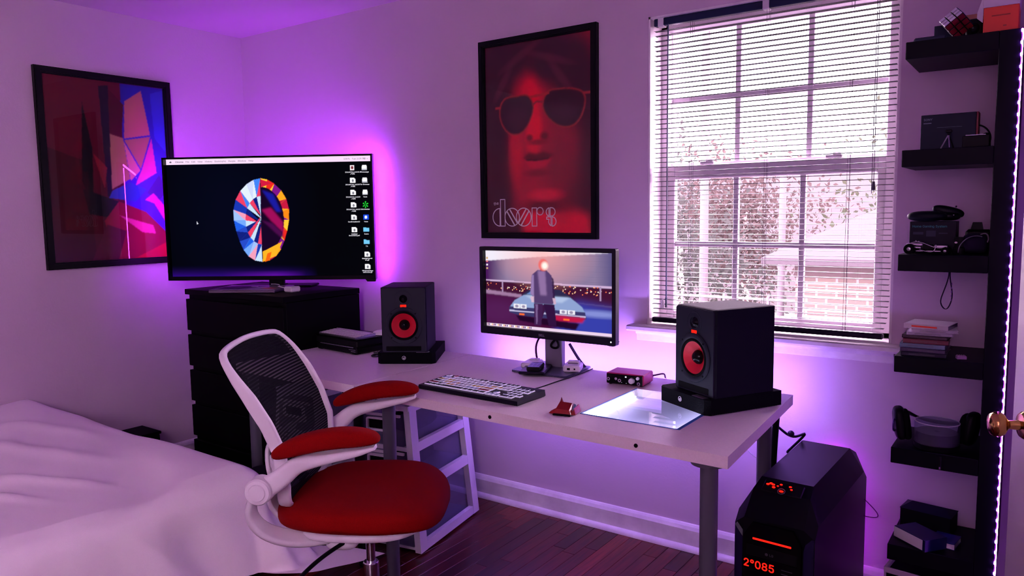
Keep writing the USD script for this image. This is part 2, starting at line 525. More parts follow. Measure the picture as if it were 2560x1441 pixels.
sash('upper_sash', -1.335, -0.455, 1.53, 2.115, -1.305, -0.485, 1.575, 2.098, 3.0, 1.83)
sash('lower_sash', -1.32, -0.47, .93, 1.565, -1.276, -0.514, .965, 1.508, 2.965, 1.243)
for x in (-1.14, -.66):
    obj('sash_lock', [rb(x, 2.955, 1.572, .06, .02, .012, .004), rb(x + .012, 2.945, 1.580, .03, .012, .01, .003)], WHITEP, wn)
obj('sill', [hull([(-1.405, 2.772, .893), (-.395, 2.772, .893), (-1.405, 2.766, .90), (-.395, 2.766, .90), (-1.405, 2.768, .912), (-.395, 2.768, .912), (-1.405, 2.775, .916), (-.395, 2.775, .916), (-1.405, D, .916), (-.395, D, .916), (-1.405, D, .893), (-.395, D, .893)]), bx(WX0, WX1, D - .01, 2.96, .90, .917, 0)], TRIM, wn, label='projecting white sill')
obj('apron', along_x(Polygon([(0, .848), (.008, .848), (.011, .853), (.011, .872), (.020, .878), (.024, .893), (0, .893)]), -1.385, -.42, D), TRIM, wn)

# the door, opened into the room at the right
DA = 21.8
dr = thing('door_1', 'white gloss door opened inwards with a brass knob', 'door', (-.058, 2.2, 0), DA, kind='structure')
obj('door_leaf', bx(0, .038, -.76, 0, .008, 2.03, .002), DOORM, dr)
kn = obj('door_knob', [lathe([(0, 0), (.032, 0), (.033, .004), (.028, .010), (.012, .013), (.0105, .034), (.016, .040), (.026, .046), (.0305, .056), (.030, .066), (.024, .074), (.012, .078), (0, .0785)], 40, '-x', (0, -.072, .862))], BRASS, dr, smooth=35, label='polished brass knob')
obj('latch_plate', bx(.008, .03, -.001, .001, .83, .89, .0004), BRASS, dr)

# ================================================================== THINGS
# ---- mini blind in the window
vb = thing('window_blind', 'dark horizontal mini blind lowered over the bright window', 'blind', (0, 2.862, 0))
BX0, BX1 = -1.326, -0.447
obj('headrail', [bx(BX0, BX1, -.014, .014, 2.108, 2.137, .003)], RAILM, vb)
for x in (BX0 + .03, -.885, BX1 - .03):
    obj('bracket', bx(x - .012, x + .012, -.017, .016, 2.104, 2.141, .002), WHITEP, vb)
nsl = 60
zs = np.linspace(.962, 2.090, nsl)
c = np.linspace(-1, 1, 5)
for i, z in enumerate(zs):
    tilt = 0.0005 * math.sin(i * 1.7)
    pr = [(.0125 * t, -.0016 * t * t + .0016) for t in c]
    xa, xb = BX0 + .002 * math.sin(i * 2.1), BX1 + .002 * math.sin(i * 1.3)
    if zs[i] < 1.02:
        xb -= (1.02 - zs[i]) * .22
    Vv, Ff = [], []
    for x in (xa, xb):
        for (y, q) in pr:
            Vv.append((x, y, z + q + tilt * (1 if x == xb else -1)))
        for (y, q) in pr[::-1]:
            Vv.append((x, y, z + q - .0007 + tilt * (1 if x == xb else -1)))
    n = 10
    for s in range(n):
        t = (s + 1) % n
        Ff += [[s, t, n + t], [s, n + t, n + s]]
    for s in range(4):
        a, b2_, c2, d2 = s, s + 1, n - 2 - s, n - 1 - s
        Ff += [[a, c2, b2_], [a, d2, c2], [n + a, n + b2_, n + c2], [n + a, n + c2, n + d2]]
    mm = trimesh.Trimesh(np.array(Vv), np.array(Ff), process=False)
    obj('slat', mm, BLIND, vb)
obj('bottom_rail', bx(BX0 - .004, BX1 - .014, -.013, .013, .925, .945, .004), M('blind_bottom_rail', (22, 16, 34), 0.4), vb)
for x in (-1.168, -.876, -.588):
    obj('ladder_cord', [cyl((x + o, y, .945), (x + o, y, 2.108), .0006, 5) for o, y in ((-.004, -.0135), (.004, -.0135), (0, .0135))], CORD, vb)
obj('tilt_wand', [cyl((-1.262, -.022, 1.03), (-1.262, -.020, 2.108), .003, 8), cyl((-1.262, -.022, .99), (-1.262, -.022, 1.03), .0045, 8)], M('wand_plastic', (40, 52, 90), 0.3), vb)
obj('pull_cord', [cyl((-.505, -.02, 1.47), (-.505, -.018, 2.108), .0011, 6), cyl((-.511, -.02, 1.43), (-.511, -.018, 2.108), .0011, 6), lathe([(0, 0), (.006, .002), (.004, .03), (0, .032)], 10, at=(-.505, -.02, 1.44))], CORD, vb)
obj('cord_tassel', [lathe([(0, 0), (.009, .002), (.006, .03), (.002, .042), (0, .043)], 12, at=(-1.277, -.024, .985))], WHITEP, vb)


# ---- framed posters
def framed(name, label, w, h, border, loc, rot):
    t = thing(name, label, 'framed poster', loc, rot)
    d = .024
    fr = ext(sbox(-w / 2, 0, w / 2, h).difference(sbox(-w / 2 + border, border, w / 2 - border, h - border)), d)
    lip = ext(sbox(-w / 2 + .004, .004, w / 2 - .004, h - .004).difference(sbox(-w / 2 + border * .75, border * .75, w / 2 - border * .75, h - border * .75)), .004)
    obj('frame', [face(fr, 0, 0, 0), face(lip, 0, -d, 0)], BLACK, t, label='black frame')
    obj('backing', bx(-w / 2 + .004, w / 2 - .004, -.006, -.001, .004, h - .004, 0), BLACKM, t)
    return t


PRN = PRINT('poster_print')
# the abstract poster on the left wall
t1 = framed('framed_poster', 'framed poster of angular red, tan and blue shapes on the left wall', .682, .98, .034, (XL + .001, 2.015, 1.133), 90)
P = Paint(200, 290, .612 / .91)
g = P.V[..., None]
P.img[:] = np.array(lin(96, 8, 34)) * (.7 + .6 * g)
P.mix(P.poly([(.60, 0), (1, 0), (1, 1), (.62, 1)], .6), (40, 34, 178))
P.mix(np.clip((.75 - P.V) * 1.2, 0, 1) * P.poly([(.60, 0), (1, 0), (1, 1), (.62, 1)], .6), (84, 30, 190))
P.fill([(.0, .0), (.34, .0), (.30, .55), (.0, .62)], (70, 6, 22))
P.fill([(.30, .88), (.36, .62), (.34, .30), (.26, .44)], (14, 8, 16))
P.fill([(.26, .40), (.55, .33), (.60, .22), (.30, .26)], (14, 10, 20))
P.fill([(.44, .97), (.52, .98), (.50, .33), (.46, .36)], (24, 12, 40))
for pts, col in [([(.52, .96), (.64, .88), (.61, .70), (.51, .72)], (86, 8, 30)), ([(.51, .71), (.62, .69), (.66, .46), (.50, .40)], (188, 130, 104)), ([(.65, .90), (.80, .97), (.86, .72), (.63, .69)], (206, 122, 122)),
                 ([(.63, .68), (.86, .71), (.76, .52)], (186, 124, 108)), ([(.625, .67), (.755, .51), (.665, .45)], (222, 140, 150)), ([(.87, .70), (.77, .52), (.70, .42), (.90, .50)], (222, 60, 160)),
                 ([(.50, .39), (.66, .44), (.80, .40), (.70, .33), (.47, .35)], (40, 70, 172)), ([(.88, .96), (1, .99), (1, .62), (.90, .70)], (54, 60, 206)), ([(.80, .38), (.92, .49), (1, .40), (.90, .33)], (60, 24, 130)), ([(.36, .60), (.47, .52), (.44, .40)], (150, 30, 50))]:
    P.fill(pts, col)
P.fill([(.55, .33), (.78, .27), (1, .12), (1, 0), (.50, 0), (.42, .22)], (150, 10, 44))
P.fill([(.55, .25), (.84, .19), (.86, .14), (.74, .15)], (226, 60, 140))
P.fill([(.78, .34), (.86, .32), (1, .16), (1, .27), (.86, .38)], (222, 40, 176))
P.fill([(.66, .0), (1, .10), (1, .0)], (196, 14, 44))
P.fill([(.30, .0), (.52, .0), (.60, .16), (.44, .20)], (96, 10, 40))
P.mesh(.614, .912, 'print', PRN, t1, 0, -.007, .034, 'angular shapes in maroon, tan, pink and blue')
obj('glass', (np.array([[-.31, -.014, .03], [.31, -.014, .03], [.31, -.014, .95], [-.31, -.014, .95]]), np.array([[0, 1, 2, 3]])), GLASSP, t1)

# the red portrait between corner and window
t2 = framed('framed_poster', 'tall framed red portrait of a person in dark sunglasses above the small monitor', .615, .894, .027, (-1.8735, D - .001, 1.264), 0)
P = Paint(230, 344, .561 / .84)
P.img[:] = np.array(lin(58, 22, 34))
P.mix(P.ell(.15, .98, .35, .22, .9), (104, 18, 40)); P.mix(P.ell(.95, .95, .22, .14, .9), (126, 20, 48))
P.fill([(.26, .06), (.25, .30), (.22, .62), (.28, .80), (.40, .88), (.70, .84), (.88, .66), (.84, .34), (.70, .14), (.55, .10)], (150, 26, 54), 9)
P.mix(P.ell(.40, .78, .16, .13, .8), (186, 20, 56))
P.mix(P.ell(.47, .55, .07, .16, .8), (196, 16, 52))
P.mix(P.ell(.30, .45, .06, .18, .9) * .7, (176, 16, 50))
P.fill([(.36, .0), (.98, .0), (.96, .09), (.80, .13), (.55, .16), (.38, .13)], (206, 4, 60), 7)
P.mix(P.ell(.74, .33, .16, .26, .9) * .75, (110, 34, 50))
P.mix(P.ell(.56, .14, .22, .035, 1.0), (96, 14, 36))
P.mix(P.ell(.58, .20, .14, .03, .9) * .8, (190, 30, 66))
for cx, cy, rx, ry in ((.12, .82, .2, .2), (.20, .92, .26, .13), (.55, .93, .34, .10), (.80, .84, .24, .16), (.86, .72, .14, .18), (.62, .86, .16, .09), (.10, .62, .13, .2)):
    P.mix(P.ell(cx, cy, rx, ry, .7) * .92, (52, 30, 42))
for cx, cy, rx, ry, r_ in ((.35, .93, .20, .02, .5), (.62, .90, .2, .018, -.3), (.72, .80, .16, .02, -.9), (.18, .80, .14, .02, 1.0)):
    P.mix(P.ell(cx, cy, rx, ry, .9, r_) * .5, (96, 52, 66))
# sunglasses: thin rims, dark teardrop lenses, bridge
for pts in ([(.145, .660), (.17, .700), (.30, .722), (.44, .705), (.465, .665), (.44, .60), (.36, .535), (.25, .53), (.17, .58)], [(.56, .665), (.585, .712), (.70, .735), (.86, .722), (.93, .685), (.92, .62), (.85, .555), (.74, .545), (.62, .59)]):
    Q = spline([(a_, b_) for a_, b_ in pts], 48, closed=True); cc = Q.mean(0)
    P.fill(cc + (Q - cc) * 1.05, (150, 60, 50), 1.0)
    P.fill(cc + (Q - cc) * .99, (44, 24, 36), 1.4)
    P.mix(P.poly(cc + (Q - cc) * [.7, .55] + [.02, -.02], 8) * .5, (70, 50, 62))
P.fill([(.44, .718), (.62, .728), (.62, .716), (.44, .704)], (150, 52, 50), .8)
P.fill([(.455, .675), (.50, .69), (.56, .685), (.555, .675), (.50, .68), (.462, .662)], (120, 36, 44), .8)
for x0, x1, y in ((.10, .15, .672), (.92, .985, .70)):
    P.fill([(x0, y + .006), (x1, y + .006), (x1, y - .006), (x0, y - .006)], (150, 58, 56), .9)
# nose and mouth
P.mix(P.ell(.43, .50, .03, .018, .9), (96, 10, 30)); P.mix(P.ell(.57, .505, .035, .02, .9), (90, 16, 32))
P.mix(P.ell(.50, .475, .09, .014, 1.0) * .8, (110, 12, 36))
P.fill([(.36, .395), (.42, .425), (.49, .415), (.56, .425), (.66, .405), (.60, .385), (.48, .38)], (84, 14, 30), 2.2)
P.fill([(.38, .385), (.48, .378), (.60, .383), (.64, .39), (.58, .345), (.48, .335), (.42, .35)], (168, 26, 58), 2.2)
P.fill([(.38, .394), (.50, .388), (.62, .395), (.60, .384), (.48, .378), (.40, .382)], (48, 8, 20), 1.2)
P.mix(P.ell(.50, .315, .11, .018, 1.0) * .8, (104, 12, 36))
P.mix(P.ell(.07, .10, .2, .2, .9) * .8, (56, 22, 38))
P.img = np.clip(P.img * [1.8, .9, 1.15], 0, .9)
P.mesh(.563, .842, 'print', PRN, t2, 0, -.007, .026, 'red-tinted face with aviator sunglasses')
obj('glass', (np.array([[-.283, -.013, .024], [.283, -.013, .024], [.283, -.013, .87], [-.283, -.013, .87]]), np.array([[0, 1, 2, 3]])), GLASSP, t2)
# outlined lettering along the bottom
lw = .0044


def outline(g):
    return g.buffer(lw * .5).difference(g.buffer(-lw * .5))


R_ = .0405
z0 = .026 + .03
let = []
halfd = Point(.043, R_).buffer(R_, 32).intersection(sbox(-1, 0, .043, 1))
let.append(outline(halfd)); let.append(outline(sbox(.047, 0, .072, .122)))
for cx, sgn in ((.112, -1), (.176, 1)):
    o = Point(cx, R_).buffer(R_, 40)
    bar = affinity.rotate(sbox(cx - .008, -.1, cx + .008, .2), -sgn * 34, origin=(cx, R_))
    for part in o.difference(bar.buffer(.002)).geoms:
        let.append(outline(part))
    let.append(outline(bar.intersection(o)))
let.append(outline(sbox(.222, 0, .247, .081)))
let.append(outline(Point(.265, .066).buffer(.0165, 24)))
s1 = Point(.316, .062).buffer(.0185, 24)
let.append(outline(s1.intersection(sbox(.29, .02, .312, .1)))); let.append(outline(sbox(.318, .0445, .326, .0805).union(Point(.326, .0625).buffer(.018, 24).intersection(sbox(.326, 0, .4, .1))).intersection(sbox(.318, .0445, .36, .0805))))
s2 = Point(.330, .02).buffer(.02, 24)
let.append(outline(s2.intersection(sbox(.29, 0, .322, .1)).union(sbox(.30, .030, .322, .040)))); let.append(outline(Point(.328, .02).buffer(.0205, 24).intersection(sbox(.328, 0, .4, .1))))
letters = unary_union(let)
obj('lettering', [face(ext(letters, .0006), -.252, -.0075, z0)], CARDW, t2, label='white outlined lettering reading doors')
mm = meshkit.text_mesh('the', .014, .0006)
mm.apply_transform(trimesh.transformations.rotation_matrix(.12, [0, 0, 1]))
obj('lettering', [face(mm, -.243, -.0075, z0 + .096)], CARDW, t2)

# ---- chest of drawers in the corner
ch = thing('chest_of_drawers', 'black chest of drawers in the corner below the television', 'chest of drawers', (-3.30, 2.22, 0))
CW, CD, CH = .80, .48, 1.005
obj('body', [bx(-CW / 2, CW / 2, .020, CD, 0, CH - .03, .002)], DRESS, ch)
obj('top_panel', bx(-CW / 2 - .004, CW / 2 + .004, -.002, CD, CH - .028, CH, .002), DRESS, ch)
dh = (CH - .028 - .05) / 5
for k in range(5):
    z = .03 + k * (dh + .004)
    obj('drawer', [bx(-CW / 2, CW / 2, 0, .019, z, z + dh - .020, .0015)], DRESS, ch)

# ---- television on the chest
TVW, TVH = 1.10, .635
tv = thing('television', 'wide flat black television standing turned on the chest of drawers', 'television', (-3.28, 2.45, 1.052), 31.4)
bz, bzb = .009, .02
obj('bezel', [face(ext(sbox(-TVW / 2, 0, TVW / 2, TVH).difference(sbox(-TVW / 2 + bz, bzb, TVW / 2 - bz, TVH - bz)), .03), 0, .022, 0)], BLACKG, tv)
obj('rear_shell', [hull([(s * (TVW / 2 - .004), .022, z) for s in (-1, 1) for z in (.004, TVH - .004)] + [(s * .38, .055, z) for s in (-1, 1) for z in (.05, .46)])], BLACKM, tv)
obj('logo_tab', hull([(.505, -.006, -.012), (.545, -.006, -.012), (.495, -.006, .0), (.548, -.006, .0), (.505, .01, -.012), (.545, .01, -.012), (.495, .01, 0), (.548, .01, 0)]), BLACK, tv)
obj('stand', [bx(-.04, .04, .06, .085, -.04, .25, .004), bx(-.18, .18, .075, .215, -.0465, -.036, .004), bx(-.03, .03, .06, .15, -.0465, -.03, .004)], BLACK, tv)
SWD, SHT = TVW - 2 * bz, TVH - bz - bzb
P = Paint(500, 288, SWD / SHT)
P.img[:] = np.array(lin(3, 3, 7))
P.mix(np.clip((.10 - P.V) / .10, 0, 1) ** 2 * np.clip((.72 - P.U) * 6, 0, 1) * .8, (48, 8, 128))
P.mix(np.clip((.045 - P.V) / .04, 0, 1) * np.clip((.66 - P.U) * 7, 0, 1) * np.clip((P.U - .25) * 4, 0, 1) * .8, (96, 14, 160))
P.mix(P.ell(.30, .55, .25, .6, 1.6) * .25, (8, 14, 48))
P.mix((P.V > .957).astype(float), (236, 208, 236))


# an abstract cut gem, cool left half and warm right half
def gem(u, v):   # unit oval to screen
    return (.455 + u * .135 + v * .004, .475 + v * .355)


ang = np.linspace(0, 2 * PI, 25)[:-1]
rim = [(math.cos(a) * (1 + .06 * math.sin(3 * a)), math.sin(a)) for a in ang]
blues = [(30, 90, 220), (190, 214, 246), (24, 52, 170), (110, 160, 240), (214, 226, 250), (16, 30, 120), (60, 124, 232), (150, 184, 244), (232, 150, 178), (226, 60, 96), (36, 70, 190), (196, 206, 240)]
warm = [(240, 130, 20), (250, 190, 50), (226, 40, 30), (120, 20, 130), (252, 160, 30), (190, 24, 60)]
mid = [(math.cos(a) * .58, math.sin(a) * .58) for a in ang]
rr = random.Random(5)
for i in range(24):
    j = (i + 1) % 24
    a = (ang[i] + PI / 24)
    cool = math.cos(a) < 0
    pal = blues if cool else warm
    P.fill([gem(*rim[i]), gem(*rim[j]), gem(*mid[j]), gem(*mid[i])], pal[(i * 5) % len(pal)], .5)
    if rr.random() < .8:
        P.fill([gem(*rim[i]), gem(*mid[j]), gem(*mid[i])], pal[(i * 7 + 3) % len(pal)], .5)
for i in range(6, 18):
    P.fill([gem(*mid[i]), gem(*mid[(i + 1) % 24]), gem(0, .1 * math.sin(i))], blues[(i * 4 + 1) % len(blues)], .5)
dark = [gem(*p) for p in mid if p[0] >= -.01]
P.fill([gem(0, .60)] + [gem(math.cos(a) * .82, math.sin(a) * .80) for a in np.linspace(PI / 2, -PI / 2, 20)], (22, 4, 34), .6)
P.fill([gem(.05, .72), gem(.45, .62), gem(.72, .2), gem(.55, .2)], (24, 24, 150), 2)
P.fill([gem(.02, .25), gem(.35, .3), gem(.78, -.05), gem(.78, -.3), gem(.4, -.05)], (150, 12, 84), 2)
P.fill([gem(.02, .0), gem(.4, -.08), gem(.78, -.32), gem(.74, -.45)], (70, 10, 70), 2)
P.fill([gem(0, -.76), gem(0, -1), gem(.5, -.86), gem(.75, -.5), gem(.62, -.56)], (246, 170, 34), .5)
P.fill([gem(.18, -.80), gem(.1, -1), gem(.26, -.96), gem(.34, -.76)], (232, 96, 16), .5)
P.fill([gem(0, .98), gem(0, .78), gem(.42, .88)], (200, 24, 60), .5)
P.fill([gem(-.012, 1), gem(.012, 1), gem(.012, -1), gem(-.012, -1)], (20, 14, 50), .4)


def icon(x, y, kind):
    w, h = .013, .042
    if kind == 'doc':
        P.fill([(x - w, y - h / 2), (x + w, y - h / 2), (x + w, y + h * .25), (x + w * .45, y + h / 2), (x - w, y + h / 2)], (244, 240, 248), .4)
        P.mix(P.ell(x + .001, y - .004, .005, .012, .4), (120, 120, 130))
    elif kind == 'drive':
        P.fill([(x - w, y - h / 2), (x + w, y - h / 2), (x + w * .8, y + h / 2), (x - w * .8, y + h / 2)], (240, 236, 246), .4)
        P.fill([(x - w, y - h / 2), (x + w, y - h / 2), (x + w * .95, y - h * .3), (x - w * .95, y - h * .3)], (170, 170, 184), .4)
    elif kind == 'folder':
        P.fill([(x - w * 1.1, y - h * .42), (x + w * 1.1, y - h * .42), (x + w * 1.1, y + h * .35), (x, y + h * .35), (x - w * .3, y + h * .45), (x - w * 1.1, y + h * .45)], (110, 190, 232), .4)
    elif kind == 'pic':
        P.fill([(x - w * .8, y - h / 2), (x + w * .8, y - h / 2), (x + w * .8, y + h / 2), (x - w * .8, y + h / 2)], (236, 220, 228), .4)
        P.mix(P.ell(x, y, .006, .014, .5), (110, 30, 40))
    elif kind == 'star':
        for a in range(6):
            t = a * PI / 3 + .3
            P.fill([(x, y), (x + .014 * math.cos(t), y + .028 * math.sin(t)), (x + .014 * math.cos(t + .35), y + .028 * math.sin(t + .35))], (40, 230, 60), .4)
    elif kind == 'blue':
        P.fill([(x - w, y - h / 2), (x + w, y - h / 2), (x + w, y + h / 2), (x - w, y + h / 2)], (24, 70, 214), .4)
        P.mix(P.ell(x, y, .006, .013, .4), (236, 240, 255))


texts = []


def cap(x, y, s, h=.0062):
    texts.append(txt(s, h, (x - .5) * SWD, .0212, bzb + y * SHT, .0003, True, True))


y = .905
for s_, k in (('20160710_16221_4.jpg', 'pic'), ('20160710_16220_6.jpg', 'doc'), ('20160710_16220_1.jpg', 'doc'), ('20160710_16213_4.jpg', 'doc'), ('Confirmation22', 'doc'), ('Untitled Document.pdf', 'doc')):
    icon(.905, y, k)
    a, b_ = (s_[:14], s_[14:]) if s_[0] == '2' else (s_.split(' ')[0], ' '.join(s_.split(' ')[1:]))
    cap(.905, y - .042, a)
    if b_:
        cap(.905, y - .055, b_)
    y -= .104
y = .905
for s_, k in (('Bitmessage', 'drive'), ('Tor Browser', 'drive'), ('Vuze', 'drive'), ('Brickmaker', 'star'), ('Vuze', 'blue'), ('Icons', 'folder'), ('TA', 'folder'), ('MobileProvision.gif', 'doc'), ('WirelessDiagnostics.tar.gz', 'doc')):
    icon(.963, y, k)
    cap(.963, y - .042, s_[:13])
    if len(s_) > 13:
        cap(.963, y - .055, s_[13:])
    y -= .104
P.fill([(.135, .445), (.135, .475), (.143, .452)], (220, 220, 235), .4)
scr = P.mesh(SWD, SHT, 'screen', PRINT('tv_picture', 0.74), tv, 0, .0215, bzb, 'dark desktop picture with a cut gem, blue left and orange right')
obj('icon_captions', texts, E_TXT, scr)
mt = []
x = .045
for s_ in ('Chrome', 'File', 'Edit', 'View', 'History', 'Bookmarks', 'People', 'Window', 'Help'):
    q = txt(s_, .0085, (x - .5) * SWD, .0210, bzb + .972 * SHT, .0003, s_ == 'Chrome')
    mt.append(q)
    x += (q.bounds[1, 0] - q.bounds[0, 0]) / SWD + .012
for s_, x in (('100%', .865), ('Tue 2:09 PM', .905), ('Q', .96), ('=', .975)):
    mt.append(txt(s_, .0085, (x - .5) * SWD, .0210, bzb + .972 * SHT, .0003))
ap = unary_union([Point(-.0022, 0).buffer(.0038), Point(.0022, 0).buffer(.0038), affinity.rotate(affinity.scale(Point(.001, .0055).buffer(.002), .5, 1), -30)]).difference(Point(.0068, .0012).buffer(.0024))
mt.append(face(ext(ap, .0003), (.022 - .5) * SWD, .0210, bzb + .977 * SHT))
obj('menu_text', mt, E_DIM, scr)

# light strip on the television's back
lt = thing('led_strip', 'purple light strip stuck around the back of the television', 'light strip', (-3.28, 2.45, 1.052), 31.4)
e = .012
pieces = [(-TVW / 2 + e, TVW / 2 - e, TVH - .02, TVH - .01), (-TVW / 2 + e, TVW / 2 - e, .012, .022), (-TVW / 2 + e, -TVW / 2 + e + .010, .03, TVH - .03), (TVW / 2 - e - .010, TVW / 2 - e, .03, TVH - .03)]
for a, b_, c_, d_ in pieces:
    obj('light_tape', bx(a, b_, .0235, .028, c_, d_, .001), E_TV, lt)

# ---- laptop on the chest
lp = thing('laptop', 'closed silver laptop with a red sticker lying below the television', 'laptop', (-3.285, 2.335, 1.0055), 28)
obj('base', rb(0, 0, .006, .345, .235, .011, .003), SILVER, lp)
obj('lid', rb(0, 0, .0145, .345, .235, .006, .003), SILVER, lp)
obj('lid_logo', [move(ext(affinity.scale(ap, 3.4, 3.4, origin=(0, 0)), .0005), (0, .03, .0176))], WHITEG, lp, label='pale fruit-shaped mark')
obj('lid_decal', move(ext(Polygon([(-.14, -.07), (-.02, -.09), (.03, .0), (.06, .08), (-.09, .09), (-.15, .03)]), .0003), (-.01, .0, .0175)), M('dark_decal', (28, 22, 56), 0.4), lp)
obj('sticker', move(ext(Polygon([(0, -.028), (.045, .0), (.0, .03), (-.04, 0)]), .0004), (.105, -.045, .0176)), M('red_sticker', (190, 24, 36), 0.4), lp, label='red diamond sticker')
pa = tag(obj('power_adapter', [rb(-3.055, 2.40, 1.0195, .06, .06, .027, .006)], WHITEP), 'small white power adapter at the right of the laptop', 'power adapter')
tag(obj('charging_cable', [tube(spline([(-3.09, 2.40, 1.02), (-3.115, 2.37, 1.031), (-3.16, 2.40, 1.028), (-3.22, 2.45, 1.028), (-3.30, 2.46, 1.028)], 24), .0022, 6)], WHITEP), 'thin white charging cable running from the adapter over the laptop', 'cable')

# ---- desks
FR, BR, FL, BL = (-.662, 1.885), (-.704, 2.650), (-2.118, 1.929), (-2.135, 2.655)
GX0, GX1, GY0, GY1 = -1.198, -.872, 2.047, 2.448
dk = thing('desk', 'long pale white desk with grey tube legs in front of the window', 'desk')
top = Polygon([FL, FR, BR, BL]).difference(sbox(GX0, GY0, GX1, GY1))
obj('tabletop', ext(top, .034, .706), DESKM, dk)
for x, y in ((-.735, 1.945), (-.785, 2.60), (-1.975, 1.965)):
    l_ = obj('leg', [lathe([(0, .012), (.0245, .012), (.0245, .69), (.05, .692), (.05, .706), (0, .706)], 24, at=(x, y, 0))], LEGM, dk, smooth=30)
    obj('foot', lathe([(0, 0), (.02, 0), (.022, .006), (.02, .013), (0, .013)], 20, at=(x, y, 0)), BLACKM, l_)
for px in (-1.46, -.93):
    t_ = (px - FL[0]) / (FR[0] - FL[0])
    obj('edge_plug', lathe([(0, 0), (.006, 0), (.006, .002), (0, .002)], 14, '-y', (px, FL[1] + t_ * (FR[1] - FL[1]) - .0002, .722)), BLACKM, dk)
# lit glass panel let into the tabletop
tr = obj('lit_recess', [bx(GX0, GX1, GY0, GY1, .7068, .712, 0)], M('recess_white', (200, 196, 226), 0.5), dk, label='shallow white recess lit from its edges')
for a in ((GX0 + .004, GX0 + .011, GY0 + .02, GY1 - .03), (GX1 - .024, GX1 - .014, GY0 + .03, GY1 - .03), (GX0 + .02, GX1 - .024, GY0 + .032, GY0 + .042)):
    obj('light_tape', bx(*a, .713, .721, .001), E_PAD, tr)
obj('glass_panel', (np.array([[GX0, GY0, .7405], [GX1, GY0, .7405], [GX1, GY1, .7405], [GX0, GY1, .7405]]), np.array([[0, 1, 2, 3]])), GLASSD, dk, label='clear glass cover')
obj('panel_trim', [bx(GX0 - .004, GX1 + .004, GY0 - .004, GY0, .739, .7418, .0005), bx(GX0 - .004, GX0, GY0 - .004, GY1, .739, .7418, .0005), bx(GX1, GX1 + .009, GY0 - .004, GY1, .739, .7425, .0005)], BLUEEDGE, dk)

sd = thing('desk', 'short pale side desk between the black chest and the long desk', 'desk')
obj('tabletop', ext(Polygon([(-2.895, 1.955), (-2.125, 1.931), (-2.142, 2.655), (-2.895, 2.655)]), .034, .706), DESKM, sd)
for x, y in ((-2.155, 1.985), (-2.84, 2.0), (-2.84, 2.60)):
    l_ = obj('leg', [lathe([(0, .012), (.0235, .012), (.0235, .69), (.045, .692), (.045, .706), (0, .706)], 24, at=(x, y, 0))], BLACK if x > -2.3 else LEGM, sd, smooth=30)
    obj('foot', lathe([(0, 0), (.02, 0), (.022, .006), (.02, .013), (0, .013)], 20, at=(x, y, 0)), BLACKM, l_)

ld = thing('led_strip', 'lavender light strip along the back edge of the long desk', 'light strip')
obj('light_tape', [hull([(-2.12, 2.6575, .716), (-.715, 2.6525, .716), (-2.12, 2.6575, .728), (-.715, 2.6525, .728), (-2.12, 2.662, .716), (-.715, 2.657, .716), (-2.12, 2.662, .728), (-.715, 2.657, .728)])], E_DESK, ld)

# ---- speakers on foam pads
SW_, SD_, SH_ = .195, .248, .282


